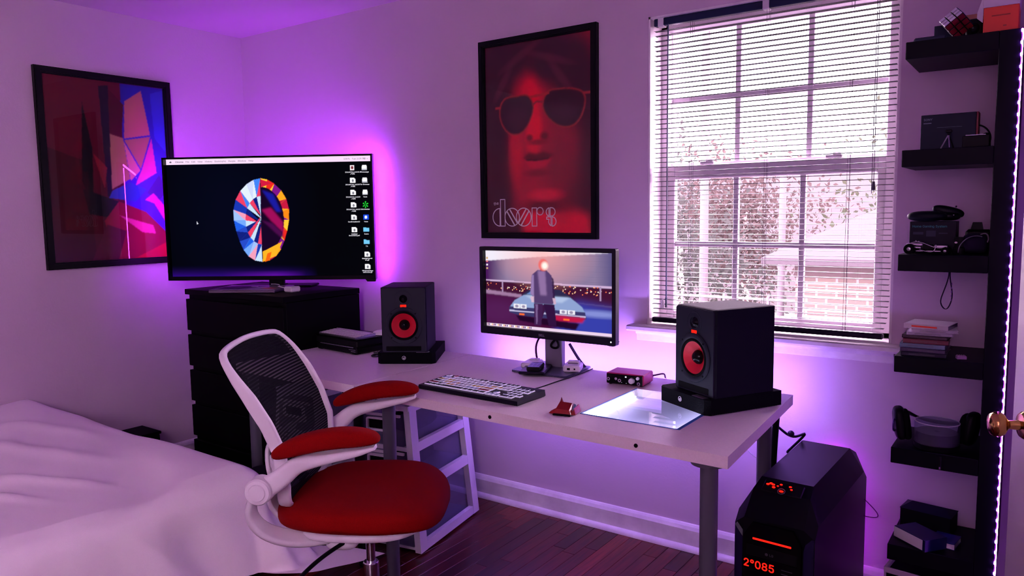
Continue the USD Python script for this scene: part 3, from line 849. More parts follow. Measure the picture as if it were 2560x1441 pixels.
def speaker(label, loc, rot):
    t = thing('speaker', label, 'speaker', loc, rot, None)
    cab = hull([(sx * (SW_ / 2 - a), SD_ / 2 * sy * (1 if k else 1) - sy * a2, z) for sx in (-1, 1) for sy in (-1, 1) for z, k in ((.002, 0), (SH_ - .002, 0)) for a, a2 in ((0, .008), (.008, 0))] +
               [(sx * (SW_ / 2 - .008), sy * (SD_ / 2 - .010), z) for sx in (-1, 1) for sy in (-1, 1) for z in (0, SH_)])
    f = -SD_ / 2
    holes = [cyl((0, f - .02, z), (0, f + d_, z), r, 40) for z, r, d_ in ((.118, .0600, .034), (.232, .0200, .012))]
    obj('cabinet', trimesh.boolean.difference([cab] + holes, engine='manifold'), CAB, t)
    bf = ext(sbox(-SW_ / 2 + .004, .004, SW_ / 2 - .004, SH_ - .004).buffer(-.008).buffer(.008).difference(unary_union([Point(0, .118).buffer(.0605, 32), Point(0, .232).buffer(.0205, 24)])), .004)
    obj('baffle', face(bf, 0, f, 0), CABF, t)
    f -= .004
    zw, zt = .118, .232
    # woofer: ring, roll surround, cone, dust cap
    wf = obj('woofer', [lathe([(.060, 0), (.080, 0), (.0805, .003), (.078, .006), (.070, .0065), (.064, .004), (.060, .0005)], 48, '-y', (0, f, zw))], CABF, t, smooth=35)
    obj('surround', lathe([(.0520, -.001), (.0535, .003), (.0565, .0055), (.0600, .0055), (.0630, .003), (.0640, -.001)], 48, '-y', (0, f, zw)), BLACKM, wf, smooth=True)
    obj('cone', lathe([(.0535, .0015), (.048, -.002), (.034, -.014), (.022, -.022), (.0, -.024)], 48, '-y', (0, f - .0002, zw)).copy(), CONE, wf, smooth=50, label='red cone')
    obj('dust_cap', lathe([(.0, .002), (.008, .001), (.016, -.004), (.0225, -.013), (.0235, -.018)], 32, '-y', (0, f, zw)), BLACKG, wf, smooth=True)
    for k in range(4):
        a = PI / 4 + k * PI / 2
        obj('screw', lathe([(0, .0035), (.003, .003), (.004, 0)], 10, '-y', (.073 * math.cos(a), f - .004, zw + .073 * math.sin(a))), BLACKM, wf)
    tw = obj('tweeter', [lathe([(.0165, -.004), (.020, -.0035), (.028, -.001), (.036, .0012), (.038, .0)], 36, '-y', (0, f, zt))], CABF, t, smooth=True)
    obj('dome', lathe([(0, .006), (.005, .0052), (.010, .0025), (.0135, -.002), (.017, -.004)], 28, '-y', (0, f, zt)), BLACKG, tw, smooth=True)
    obj('status_light', face(ext(sbox(-.012, -.0042, .012, .0042).buffer(.001), .001), 0, f - .0002, .2025), E_RED, t, label='glowing red emblem light')
    obj('bass_port', [face(ext(sbox(-.075, .012, .07, .026).buffer(.003), .0006), 0, f - .0002, 0)], BLACKM, t)
    return t


def foam_pad(label, loc, rot):
    t = thing('foam_pad', label, 'foam pad', loc, rot)
    pf = Polygon([(-.125, -.14), (-.11, -.155), (.11, -.155), (.125, -.14), (.125, .15), (-.125, .15)])
    obj('pad', ext(pf, .048), FOAM, t)
    lg = unary_union([Point(0, 0).buffer(.0085).difference(Point(0, 0).buffer(.0068))])
    q = meshkit.text_mesh('ai', .0085, .0008, True); q.apply_translation([-q.bounds[:, 0].mean(), -.0045, 0])
    obj('emblem', [face(ext(lg, .0008), -.01, -.1552, .026), face(q, -.01, -.1552, .026)], CARDW, t, label='round white emblem')
    obj('label_plate', move(rb(0, 0, 0, .055, .024, .002, .0004), (.07, -.138, .0487)), SILVER, t)
    return t


foam_pad('dark foam pad under the right-hand speaker at the desk corner', (-.880, 2.415, .7428), -29.4)
foam_pad('dark foam pad under the left-hand speaker near the black chest', (-2.318, 2.468, .7405), 32.6)
speaker('black speaker with a red cone in front of the window', (-.858, 2.402, .7913), -29.4)
speaker('black speaker with a red cone beside the printer', (-2.300, 2.432, .7908), 32.6)

# ---- monitor
mo = thing('monitor', 'small black-framed monitor showing a figure before a silver car', 'monitor', (-1.634, 2.50, .7405))
MW, MH, mz = .640, .366, .136
obj('bezel', [face(ext(sbox(-MW / 2, 0, MW / 2, MH).buffer(-.006).buffer(.006).difference(sbox(-MW / 2 + .016, .030, MW / 2 - .016, MH - .016)), .026), 0, .028, mz)], M('dark_monitor_bezel', (24, 24, 34), 0.4), mo)
obj('rear_shell', hull([(s * (MW / 2 - .006), .029, mz + z) for s in (-1, 1) for z in (.006, MH - .006)] + [(s * .2, .06, mz + z) for s in (-1, 1) for z in (.06, .3)]), BLACKM, mo)
obj('neck', [bx(-.052, .030, .085, .115, .006, mz + .2, .004)], GREYM, mo)
obj('neck_mount', bx(-.05, .028, .055, .09, mz + .1, mz + .25, .004), BLACKM, mo)
obj('base_plate', [ext(Polygon([(-.125, -.055), (.130, -.050), (.118, .175), (-.137, .165)]).buffer(-.012).buffer(.012), .007, .0015)], BASEM, mo)
obj('power_light', lathe([(0, .001), (.0035, .0005), (.0035, 0)], 12, '-y', (MW / 2 - .02, .0022, mz + .014)), E_TXT, mo)
obj('maker_name', [txt('DELL', .0085, -.012, .0022, mz + .010, .0004, True, True)], M('print_grey', (150, 146, 160), 0.4), mo)
SWM, SHM = MW - .032, MH - .046
P = Paint(330, 176, SWM / SHM)
V_, U_ = P.V, P.U
P.img[:] = np.array(lin(150, 130, 168)) * (0.75 + .3 * np.sin(U_ * 5)[..., None] * .3 + .25 * U_[..., None])
P.mix((np.sin(V_ * 400) > .2) * (V_ > .60) * np.clip((U_ - .52) * 8, 0, 1) * .3, (90, 84, 120))
P.mix(np.clip((.18 - U_) * 6, 0, 1) * (V_ > .55), (74, 26, 92))
P.mix(np.clip((U_ - .86) * 8, 0, 1) * (V_ > .55), (88, 80, 130))
P.fill([(0, 1), (0, .86), (.45, .93), (1, 1)], (238, 232, 246), 1)
P.fill([(0, .615), (1, .60), (1, .575), (0, .595)], (206, 176, 214), .6)
P.fill([(0, .595), (1, .575), (1, .36), (0, .44)], (66, 18, 50), 1)
rr = random.Random(3)
for k in range(90):
    x_, y_ = rr.random(), .48 + rr.random() * .10
    P.mix(P.ell(x_, y_, .0045, .007, .6), [(255, 196, 150), (255, 120, 80), (255, 236, 220)][k % 3])
for x_ in (.14, .90):
    P.fill([(x_ - .006, .59), (x_ + .008, .59), (x_ + .008, .42), (x_ - .006, .42)], (170, 140, 180), .5)
P.fill([(0, .44), (1, .36), (1, 0), (0, 0)], (70, 10, 56), 2)
P.fill([(0, .48), (.3, .44), (.3, .40), (0, .43)], (170, 130, 168), 1.2)
P.fill([(.72, .40), (1, .33), (1, 0), (.55, 0)], (54, 62, 168), 9)
P.mix(P.ell(.88, .26, .2, .04, 1.2) * .7, (150, 160, 226))
P.mix(P.ell(.10, .20, .25, .2, 1.2) * .6, (88, 36, 96))
P.mix(P.ell(.48, .95, .22, .25, 1.8) * .65, (255, 170, 160))
# silver car
P.fill([(.30, .44), (.38, .53), (.60, .53), (.70, .43)], (44, 40, 76), .7)
P.fill([(.34, .45), (.40, .52), (.50, .52), (.50, .45)], (96, 130, 190), .8)
P.fill([(.20, .27), (.24, .36), (.32, .44), (.68, .44), (.77, .33), (.79, .26)], (140, 160, 206), .8)
P.fill([(.32, .44), (.68, .44), (.62, .37), (.40, .37)], (176, 192, 226), 2)
P.fill([(.195, .28), (.79, .27), (.80, .19), (.72, .14), (.28, .17), (.20, .20)], (58, 54, 104), .7)
P.fill([(.195, .235), (.795, .225), (.795, .205), (.195, .215)], (186, 180, 216), .5)
P.fill([(.56, .21), (.79, .20), (.77, .14), (.56, .12)], (190, 24, 70), 2)
for a_, b_ in ((.232, .285), (.288, .34), (.60, .655), (.66, .715)):
    y_ = .315 if a_ < .5 else .285
    P.fill([(a_, y_), (b_, y_), (b_, y_ - .055), (a_, y_ - .055)], (236, 234, 244), .5)
    P.mix(P.ell((a_ + b_) / 2, y_ - .028, .014, .018, .6), (150, 140, 170))
for x_, y_ in ((.30, .185), (.65, .165)):
    P.fill([(x_ - .022, y_ + .012), (x_ + .022, y_ + .012), (x_ + .022, y_ - .012), (x_ - .022, y_ - .012)], (255, 110, 50), .6)
P.fill([(.25, .17), (.75, .13), (.72, .04), (.28, .10)], (34, 6, 40), 1.5)
# standing figure in a dark suit, head hidden by a round glare
P.fill([(.40, .33), (.545, .33), (.57, .14), (.52, .12), (.49, .28), (.46, .14), (.41, .14)], (58, 22, 66), .6)
P.fill([(.385, .70), (.43, .765), (.50, .765), (.54, .70), (.55, .52), (.565, .38), (.545, .34), (.40, .34), (.39, .42), (.372, .50)], (84, 60, 108), .7)
P.fill([(.43, .76), (.49, .76), (.50, .45), (.45, .45)], (142, 110, 160), 2)
P.fill([(.385, .70), (.40, .70), (.40, .42), (.37, .46)], (150, 122, 176), 1)
P.fill([(.54, .68), (.555, .66), (.565, .42), (.55, .40)], (50, 26, 70), 1)
P.fill([(.37, .42), (.40, .43), (.40, .35), (.38, .35)], (214, 180, 204), .8)
P.fill([(.455, .79), (.495, .79), (.50, .75), (.45, .75)], (120, 60, 90), .6)
P.fill([(.40, .34), (.47, .34), (.455, .06), (.40, .06)], (64, 30, 78), .7)
P.fill([(.475, .34), (.56, .34), (.575, .07), (.515, .07)], (48, 18, 62), .7)
P.fill([(.41, .33), (.43, .33), (.425, .08), (.415, .08)], (120, 90, 140), .8)
P.fill([(.545, .42), (.57, .42), (.572, .35), (.555, .34)], (206, 170, 196), .7)
P.mix(P.ell(.475, .83, .038, .075, .3), (236, 112, 110))
P.mix(P.ell(.487, .82, .024, .045, .9), (255, 246, 236))
P.fill([(0, .0), (1, .0), (1, .038), (0, .038)], (232, 206, 232), .4)
for k in range(30):
    P.fill([(.008 + k * .0125, .008), (.017 + k * .0125, .008), (.017 + k * .0125, .03), (.008 + k * .0125, .03)], [(150, 90, 120), (240, 190, 120), (250, 244, 250), (120, 100, 150)][(k * 7) % 4], .4)
for k in range(5):
    P.fill([(.006, .93 - k * .045), (.02, .93 - k * .045), (.02, .955 - k * .045), (.006, .955 - k * .045)], [(240, 230, 240), (210, 170, 120), (226, 120, 120)][k % 3], .4)
P.mesh(SWM, SHM, 'screen', PRINT('monitor_picture', 0.66), mo, 0, .0235, mz + .030, 'bright desktop picture of a figure and a car')

# things on the monitor base and behind it
ZB = .7405 + .0088
t = thing('hard_drive', 'flat black tablet-sized drive lying slanted on the monitor base', 'drive', (-1.662, 2.480, ZB), 22)
obj('body', rb(0, 0, .006, .105, .165, .012, .004), M('black_drive', (20, 20, 34), 0.3), t)
t = thing('battery_charger', 'small black device with a pale printed label on the flat drive', 'battery charger', (-1.652, 2.465, ZB + .0122), 22)
obj('body', rb(0, 0, .008, .052, .105, .016, .003), BLACK, t)
obj('label_sheet', rb(0, -.004, .0163, .046, .088, .0008, .0002), M('pale_blue_label', (130, 140, 205), 0.35), t, label='pale blue label')
obj('label_print', [rb(-.016 + .016 * i, -.03 + j * .014, .0169, .012, .004, .0004, 0) for i in range(3) for j in range(4)] + [rb(-.004, .03, .0169, .02, .007, .0004, 0)], M('label_ink', (70, 50, 140), 0.4), t)
t = thing('remote_box', 'small white plastic box left of the flat drive on the monitor base', 'box', (-1.722, 2.545, ZB), 14)
obj('body', rb(0, 0, .011, .065, .10, .022, .005), WHITEG, t)
obj('lid', rb(0, .03, .024, .040, .030, .006, .003), WHITEG, t)
t = thing('remote_box', 'white plastic box with grey wedge right of the flat drive', 'box', (-1.538, 2.565, ZB), 22)
obj('body', rb(0, 0, .013, .070, .085, .026, .005), WHITEG, t)
obj('lid', rb(.0, .022, .030, .05, .03, .01, .004), WHITEG, t)
obj('wedge', hull([(-.022, .0, .026), (.02, .0, .026), (.014, .018, .034), (-.016, .018, .034), (.014, .018, .026), (-.016, .018, .026)]), GREYM, t)
obj('port', [rb(-.012, -.0425, .013, .012, .001, .008, 0), rb(.012, -.0425, .013, .006, .001, .006, 0)], BLACKM, t)
cb = obj('cable', tube(spline([(-1.655, 2.60, .90), (-1.72, 2.60, .862), (-1.742, 2.605, .82), (-1.745, 2.615, .77), (-1.75, 2.63, .7445)], 30), .0042, 8), M('plum_cable', (70, 14, 60), 0.5), smooth=True)
tag(cb, 'thick dark cable hanging left of the monitor neck', 'cable')
cb = obj('cable', [tube(spline([(-1.60, 2.585, .885), (-1.63, 2.575, .862), (-1.645, 2.572, .835), (-1.632, 2.572, .83), (-1.625, 2.575, .868)], 26), .0048, 8)], BLACK, smooth=True)
tag(cb, 'black cable looped in front of the monitor neck', 'cable')
cb = obj('cable', [tube(spline([(-1.60, 2.64, .84), (-1.575, 2.645, .80), (-1.55, 2.65, .765), (-1.53, 2.652, .7445)], 20), .006, 8)], M('violet_cable', (46, 14, 78), 0.5), smooth=True)
tag(cb, 'thick dark cable right of the monitor neck', 'cable')
cb = obj('cable', [tube(spline([(-1.54, 2.56, .885), (-1.47, 2.565, .873), (-1.40, 2.57, .866), (-1.345, 2.57, .868), (-1.335, 2.57, .884)], 24), .0016, 6)], BLACK)
tag(cb, 'thin cable drooping below the right side of the monitor', 'cable')

# ---- keyboard
KB = thing('keyboard', 'black keyboard with colourful white-edged keys on the desk', 'keyboard', (-1.646, 2.097, .7405), -1.7)
obj('case', [hull([(s * (.2285 - i), sy * (.0825 - i) if sy < 0 else (.0825 - i), z) for s in (-1, 1) for sy in (-1, 1) for i, z in ((0, .004), (.003, .0), (.002, .016 if sy < 0 else .024))])], M('keyboard_black', (14, 14, 26), 0.4), KB)
cols = {'w': (176, 168, 190), 'y': (206, 172, 92), 'o': (206, 140, 80), 'b': (112, 136, 190), 'r': (160, 20, 54), 'k': (22, 20, 42), 'l': (150, 170, 205), 'g': (150, 150, 160)}
KC = {k: M('keycap_' + {'w': 'grey', 'y': 'yellow', 'o': 'amber', 'b': 'blue', 'r': 'red', 'k': 'black', 'l': 'pale_blue', 'g': 'silver'}[k], v, 0.45) for k, v in cols.items()}
rows = [  # (row y, [(x in key units, width, colour)])
    [(0, 1, 'w')] + [(2 + i, 1, c_) for i, c_ in enumerate('rkkk')] + [(6.5 + i, 1, c_) for i, c_ in enumerate('wwkk')] + [(11 + i, 1, c_) for i, c_ in enumerate('kkkk')] + [(15.25 + i, 1, 'k') for i in range(3)],
    [(i, 1, c_) for i, c_ in enumerate('bbwwwwwwwwwwk')] + [(13, 2, 'k'), (15.25, 1, 'k'), (16.25, 1, 'w'), (17.25, 1, 'w')] + [(18.5 + i, 1, 'k') for i in range(4)],
    [(0, 1.5, 'y')] + [(1.5 + i, 1, c_) for i, c_ in enumerate('wyywwwwwwbwb')] + [(13.5, 1.5, 'y'), (15.25, 1, 'y'), (16.25, 1, 'w'), (17.25, 1, 'w')] + [(18.5 + i, 1, 'k') for i in range(4)],
    [(0, 1.75, 'k')] + [(1.75 + i, 1, c_) for i, c_ in enumerate('wyowowwwyyy')] + [(12.75, 2.25, 'o')] + [(18.5 + i, 1, 'k') for i in range(3)],
    [(0, 2.25, 'r')] + [(2.25 + i, 1, c_) for i, c_ in enumerate('kwyowwwbbb')] + [(12.25, 2.75, 'r'), (16.25, 1, 'l')] + [(18.5 + i, 1, 'k') for i in range(3)] + [(21.5, 1, 'k')],
    [(0, 1.5, 'k'), (1.5, 1.25, 'k'), (2.75, 1.25, 'k'), (4, 5.5, 'k'), (9.5, 1.25, 'k'), (10.75, 1.25, 'k'), (12, 1.5, 'k'), (13.5, 1.5, 'k'), (15.25, 1, 'l'), (16.25, 1, 'l'), (17.25, 1, 'l'), (18.5, 2, 'k'), (20.5, 1, 'k')]]
U1 = .0190
for r_, row in enumerate(rows):
    yk = .062 - r_ * .0235 + (.002 if r_ == 0 else 0)
    zk = .0158 + (yk + .08) / .16 * .008
    for (kx, kw, kc) in row:
        w = kw * U1 - .0016
        cx = -.2135 + (kx + kw / 2) * U1 * .99
        if kw == 5.5:
            kc2 = KC['k']
        k_ = obj('key', hull([(cx + s * (w / 2 - i), yk + sy * (.0105 - i), zk + z) for s in (-1, 1) for sy in (-1, 1) for i, z in ((0, 0), (.0006, .002), (.0014, .0045))]), KEYW, KB)
        obj('key_top', rb(cx, yk + .0005, zk + .0046, w - .0040, .0160, .0014, .0004), KC[kc], k_)
cb = obj('keyboard_cable', tube(spline([(-1.50, 2.183, .752), (-1.505, 2.24, .743), (-1.50, 2.36, .743), (-1.497, 2.45, .743), (-1.496, 2.56, .743), (-1.50, 2.655, .743)], 40), .0025, 8), BLACK, smooth=True)
tag(cb, 'black cable running from the keyboard past the monitor base', 'cable')

# ---- audio interface
ai = thing('audio_interface', 'small red metal audio interface beside the lit glass panel', 'audio interface', (-1.262, 2.512, .7405), 5.5)
obj('case', [rb(0, .004, .024, .146, .104, .041, .004)], REDBOX, ai, label='magenta red metal case')
obj('front_panel', rb(0, -.0495, .0235, .140, .004, .036, .002), BLACKG, ai)
obj('volume_knob', lathe([(0, .013), (.009, .0125), (.0105, .010), (.011, 0)], 26, '-y', (.030, -.051, .022)), WHITEP, ai, smooth=35)
obj('gain_knob', lathe([(0, .009), (.005, .0085), (.006, 0)], 20, '-y', (-.030, -.051, .026)), CHROME, ai, smooth=35)
for x, z in ((-.018, .019), (.056, .013), (-.062, .022)):
    obj('input_jack', lathe([(.003, .003), (.0065, .003), (.0065, 0)], 20, '-y', (x, -.051, z)), CHROME, ai)
obj('phones_knob', lathe([(0, .008), (.0055, .0075), (.006, 0)], 20, '-y', (.053, -.051, .033)), WHITEP, ai, smooth=35)
obj('panel_light', [rb(.006, -.052, .034, .006, .001, .005, 0), rb(-.01, -.052, .012, .002, .001, .002, 0), rb(.008, -.052, .011, .002, .001, .002, 0)], E_TXT, ai)
for x in (-.06, .06):
    for y in (-.035, .045):
        obj('rubber_foot', lathe([(0, 0), (.006, 0), (.006, .004), (0, .004)], 12, at=(x, y, 0)), BLACKM, ai)
cb = obj('cable', [tube(spline([(-1.20, 2.575, .765), (-1.185, 2.60, .766), (-1.175, 2.62, .766), (-1.178, 2.645, .752), (-1.18, 2.66, .735)], 20), .003, 7), cyl((-1.212, 2.56, .764), (-1.198, 2.578, .764), .006, 10)], M('plum_cable_2', (80, 12, 70), 0.5))
tag(cb, 'short plum cable plugged into the back of the red interface', 'cable')

# ---- red mouse
ms = thing('computer_mouse', 'angular red glossy mouse right of the keyboard', 'mouse', (-1.243, 2.025, .7405), 12)
obj('shell', [hull([(-.028, -.036, .004), (.030, -.036, .004), (-.030, .040, .004), (.026, .040, .004), (-.022, -.030, .020), (.022, -.030, .018), (-.022, .010, .034), (.020, .008, .032), (-.018, .040, .020), (.018, .040, .018)])], REDPL, ms)
obj('thumb_rest', hull([(-.050, -.022, .001), (-.026, -.030, .001), (-.026, .012, .001), (-.048, .006, .001), (-.044, -.014, .008), (-.027, -.02, .018), (-.027, .008, .016)]), REDPL, ms)
obj('side_wing', hull([(.026, -.028, .002), (.040, -.022, .002), (.042, .030, .002), (.028, .036, .002), (.034, -.016, .022), (.037, .026, .026), (.029, .030, .022)]), REDPL, ms)
obj('rear_fin', hull([(-.028, .030, .012), (-.018, .046, .012), (-.030, .046, .040), (-.020, .028, .030), (-.033, .036, .020)]), REDPL, ms)
obj('side_blade', hull([(.024, -.012, .012), (.033, -.010, .010), (.031, .014, .026), (.024, .012, .030)]), M('mouse_silver', (170, 190, 215), 0.2, metal=0.8), ms)
obj('chassis', rb(0, .0, .003, .06, .085, .006, .002), BLACKM, ms)

# ---- printer with a keyboard and mouse on it
pr = thing('printer', 'low black printer on the side desk beside the chest', 'printer', (-2.715, 2.475, .7405), -5)
obj('lower_body', rb(0, 0, .017, .31, .20, .030, .006), BLACK, pr)
obj('upper_body', rb(0, .004, .050, .315, .205, .034, .006), BLACK, pr)
obj('scanner_lid', rb(0, .004, .0685, .315, .205, .004, .0015), BLACKG, pr)
obj('paper_slot', bx(-.12, .13, -.1012, -.097, .030, .034, .0004), GREYM, pr)
obj('vent', [bx(.10, .148, -.1015, -.098, .020, .023, .0005), bx(.115, .148, -.1015, -.098, .012, .015, .0005)], GREYM, pr)
for x in (-.13, .13):
    for y in (-.08, .08):
        obj('rubber_foot', rb(x, y, .0015, .03, .03, .003, .001), BLACKM, pr)
k2 = thing('keyboard', 'slim white keyboard lying on top of the printer', 'keyboard', (-2.728, 2.452, .8115), -6)
obj('case', hull([(s * .142, sy * .060, z) for s in (-1, 1) for sy, z in ((-1, 0), (1, 0), (-1, .005), (1, .012))]), SILVER, k2)
for r_ in range(6):
    for i in range(14):
        if r_ == 0 and 4 <= i <= 8:
            if i == 4:
                obj('key', rb(-.132 + 6 * .0203, -.050 + r_ * .0185, .0066 + r_ * .0013, .097, .0155, .002, .0006), WHITEP, k2)
            continue
        obj('key', rb(-.132 + i * .0203, -.050 + r_ * .0185, .0066 + r_ * .0013, .0172, .0155 if r_ < 5 else .009, .002, .0006), WHITEP, k2)
m2 = thing('computer_mouse', 'smooth white mouse on the back corner of the printer', 'mouse', (-2.565, 2.535, .8105), -60)
q = superell(.030, .055, .022, .8, .9)
q.vertices[:, 2] = np.where(q.vertices[:, 2] < 0, q.vertices[:, 2] * .15, q.vertices[:, 2])
obj('shell', move(q, (0, 0, .004)), WHITEG, m2, smooth=True)
obj('foot', rb(0, 0, .0008, .035, .08, .0016, .0004), BLACKM, m2)
cb = obj('earphone_cable', [tube(spline([(-2.46, 2.44, .76), (-2.475, 2.41, .748), (-2.49, 2.39, .745), (-2.475, 2.37, .745), (-2.45, 2.385, .745), (-2.46, 2.41, .75)], 26), .004, 7), cyl((-2.49, 2.395, .750), (-2.475, 2.41, .753), .008, 10)], M('black_silver_cable', (40, 38, 46), 0.3))
tag(cb, 'small curl of dark cable with plug beside the left speaker', 'cable')

# ---- drawer carts below the desks
HANDLE = sbox(-.05, -.016, .05, .016).buffer(.012)


def cart(label, loc, rot, w=.37, dp=.50, h=.61, zs=((.03, .25), (.275, .42), (.445, .575)), ribs=False):
    t = thing('drawer_cart', label, 'drawer cart', loc, rot)
    k = .055      # taper of the sides over the height

    def off(z):
        return k * z / h
    for sx in (-1, 1):
        for y0, y1 in ((0, .05), (dp - .05, dp)):
            obj('post', hull([(sx * (w / 2 - off(z) - a), y + (off(z) * .35 if y0 == 0 else -off(z) * .35), z) for z in (.01, h) for a in (0, .028) for y in (y0, y1)]), CARTM, t)
        for z0, z1 in ((.01, .045), (.245, .285), (.415, .452), (h - .028, h)):
            obj('side_rail', hull([(sx * (w / 2 - off(z) - a), y, z) for z in (z0, z1) for a in (.001, .022) for y in (.05, dp - .05)]), CARTM, t)
    obj('top_panel', hull([(s * (w / 2 - off(h)), y, z) for s in (-1, 1) for y in (.012, dp - .012) for z in (h - .02, h)]), CARTM, t)
    for z in (.01, .25, .42):
        obj('shelf_frame', hull([(s * (w / 2 - off(z) - .02), y, z + a) for s in (-1, 1) for y in (.02, dp - .02) for a in (0, .018)]), CARTM, t)
    for z0, z1 in zs:
        a0, a1 = w / 2 - off(z0) - .034, w / 2 - off(z1) - .034
        pl = []
        for sx in (-1, 1):
            pl.append(hull([(sx * (a - b_), y, z) for a, z in ((a0, z0), (a1, z1)) for b_ in (0, .003) for y in (.012, dp - .03)]))
        pl.append(hull([(s * a, y, z) for s in (-1, 1) for a, z in ((a0, z0), (a1, z1)) for y in (.004, .008)]))
        pl.append(hull([(s * a0, y, z) for s in (-1, 1) for y in (.01, dp - .03) for z in (z0, z0 + .003)]))
        d_ = obj('drawer', pl, CLEARR if ribs else CLEAR, t)
        zc = z1 - .045
        obj('handle', [face(ext(HANDLE.difference(HANDLE.buffer(-.008)), .014), 0, .006, zc)], WHITEP, d_)
        obj('handle_recess', [face(ext(HANDLE.buffer(-.008), .002), 0, .004, zc)], BLACKM, d_)
        obj('drawer_rim', [hull([(s * a1, y, z) for s in (-1, 1) for y in (-.004, .006) for z in (z1 - .01, z1)])], WHITEP, d_)
    return t


c1 = cart('white three-drawer cart of clear drawers under the long desk', (-2.20, 2.135, 0), 10.0)
cart('white drawer cart with ribbed clear drawers under the side desk', (-2.67, 2.08, 0), 4.0, w=.36, dp=.42, h=.62, ribs=True)


def in_cart(p):
    a = math.radians(10.0)
    return (-2.20 + math.cos(a) * p[0] - math.sin(a) * p[1], 2.135 + math.sin(a) * p[0] + math.cos(a) * p[1], p[2])


coil = []
for k in range(4):
    cc = [(.10 + .02 * math.sin(k * 2 + t * .3), .20 + .05 * k * .6 + .055 * math.cos(t) , .10 + .012 * k + .055 * math.sin(t)) for t in np.linspace(0, 2 * PI, 26)]
    coil.append(tube([in_cart(p) for p in cc], .003, 6))
tag(obj('cable', coil, WHITEP), 'pale looped cable inside the bottom drawer of the white cart', 'cable')
for k, (p, s_, col, lb, nm) in enumerate([((.0, .2, .095), (.12, .18, .11), (20, 24, 66), 'dark blue bundle lying in the bottom drawer of the cart', 'cloth_bundle'), ((-.02, .25, .335), (.16, .22, .08), (26, 22, 52), 'dark bundle lying in the middle drawer of the cart', 'cloth_bundle'), ((.0, .25, .49), (.16, .24, .07), (30, 26, 60), 'dark bundle lying in the top drawer of the cart', 'cloth_bundle')]):
    q = superell(s_[0] / 2, s_[1] / 2, s_[2] / 2, .7, .7)
    q.vertices *= 1 + .18 * (meshkit.noise(q.vertices * 30 + k) - .5)[:, None]
    c_ = in_cart((p[0], p[1], p[2]))
    tag(obj(nm, move(q, c_, 10), M(f'bundle_cloth_{k}', col, 0.8), smooth=True), lb, 'bundle')
bg = thing('storage_bag', 'black fabric bag with a pale wire handle behind the chair', 'bag', (-2.55, 1.86, 0), 12)
q = superell(.17, .11, .17, .35, .4)
obj('body', move(q, (0, 0, .17)), M('black_fabric', (12, 12, 24), 0.9), bg, smooth=40)
obj('handle', tube(spline([(.05, -.09, .33), (.06, -.12, .35), (.12, -.125, .35), (.125, -.10, .34)], 20), .004, 8), WHITEP, bg, smooth=True)

# ---- office chair
oc = thing('office_chair', 'white office chair with black mesh back and red seat', 'office chair', (-1.687, 1.581, 0), 31.8)
pz = [.50, .56, .62, .72, .80, .88, .95, 1.005, 1.02]
pxx = [-.205, -.193, -.185, -.190, -.220, -.265, -.312, -.352, -.362]
bxz = lambda z: np.interp(z, pz, pxx)
loop = [(0, .53), (.10, .533), (.165, .555), (.198, .60), (.212, .66), (.219, .74), (.227, .82), (.233, .90), (.230, .955), (.208, .990), (.165, 1.003), (.09, 1.009), (0, 1.012)]
L2 = [(y, z) for y, z in loop] + [(-y, z) for y, z in loop[-2:0:-1]]
L2 = spline([(0, y, z) for y, z in L2], 96, closed=True)
L3 = np.stack([bxz(L2[:, 2]) - .012 * (1 - (L2[:, 1] / .235) ** 2), L2[:, 1], L2[:, 2]], 1)
ref = np.tile(np.array([1.0, 0, .35]), (96, 1))
for i, p in enumerate(L3):
    s_ = (bxz(p[2] + .03) - bxz(p[2] - .03)) / .06
    ref[i] = (1, 0, -s_)
def bsec(i, k):
    z = L3[i][2]
    d_ = .011 + .009 * np.clip((.97 - z) / .1, 0, 1)
    return rrect(d_, .0085)
obj('back_frame', sweep(L3, bsec, True, ref), WHITEP, oc, smooth=50)
MESHM = usdkit.material(stage, '/World/Looks/black_mesh', {
    'tc': ('texture_coordinate', {}), 'w': ('wave_texture', {'wave_type': 'bands', 'bands_direction': 'z', 'scale': 38.0, 'distortion': 0.0}),
    'r': ('rgb_ramp', {'ramp': [(0.45, (0, 0, 0)), (0.75, (1, 1, 1))]}), 'v': ('math', {'math_type': 'multiply', 'value2': 0.13}),
    'p': ('principled_bsdf', {'base_color': lin(6, 7, 14), 'roughness': 0.85, 'specular_ior_level': 0.1}), 't': ('transparent_bsdf', {}), 'm': ('mix_closure', {})},
    [('tc.object', 'w.vector'), ('w.fac', 'r.fac'), ('r.color', 'v.value1'), ('v.value', 'm.fac'), ('p.BSDF', 'm.closure1'), ('t.BSDF', 'm.closure2')], surface='m.closure')
half = sorted(loop, key=lambda q: q[1])
nz, ny = 40, 17
G = []
for z in np.linspace(.535, 1.006, nz):
    w = np.interp(z, [q[1] for q in half], [q[0] for q in half])
    for s_ in np.linspace(-1, 1, ny):
        y_ = s_ * max(w, .02)
        G.append((bxz(z) - .012 * (1 - (y_ / .235) ** 2) + .004, y_, z))
G = np.array(G)
i = np.arange(nz * ny).reshape(nz, ny)
Fq = np.stack([i[:-1, :-1].ravel(), i[:-1, 1:].ravel(), i[1:, 1:].ravel(), i[1:, :-1].ravel()], 1)
obj('back_mesh', (G, Fq), MESHM, oc, smooth=True, label='black mesh back')
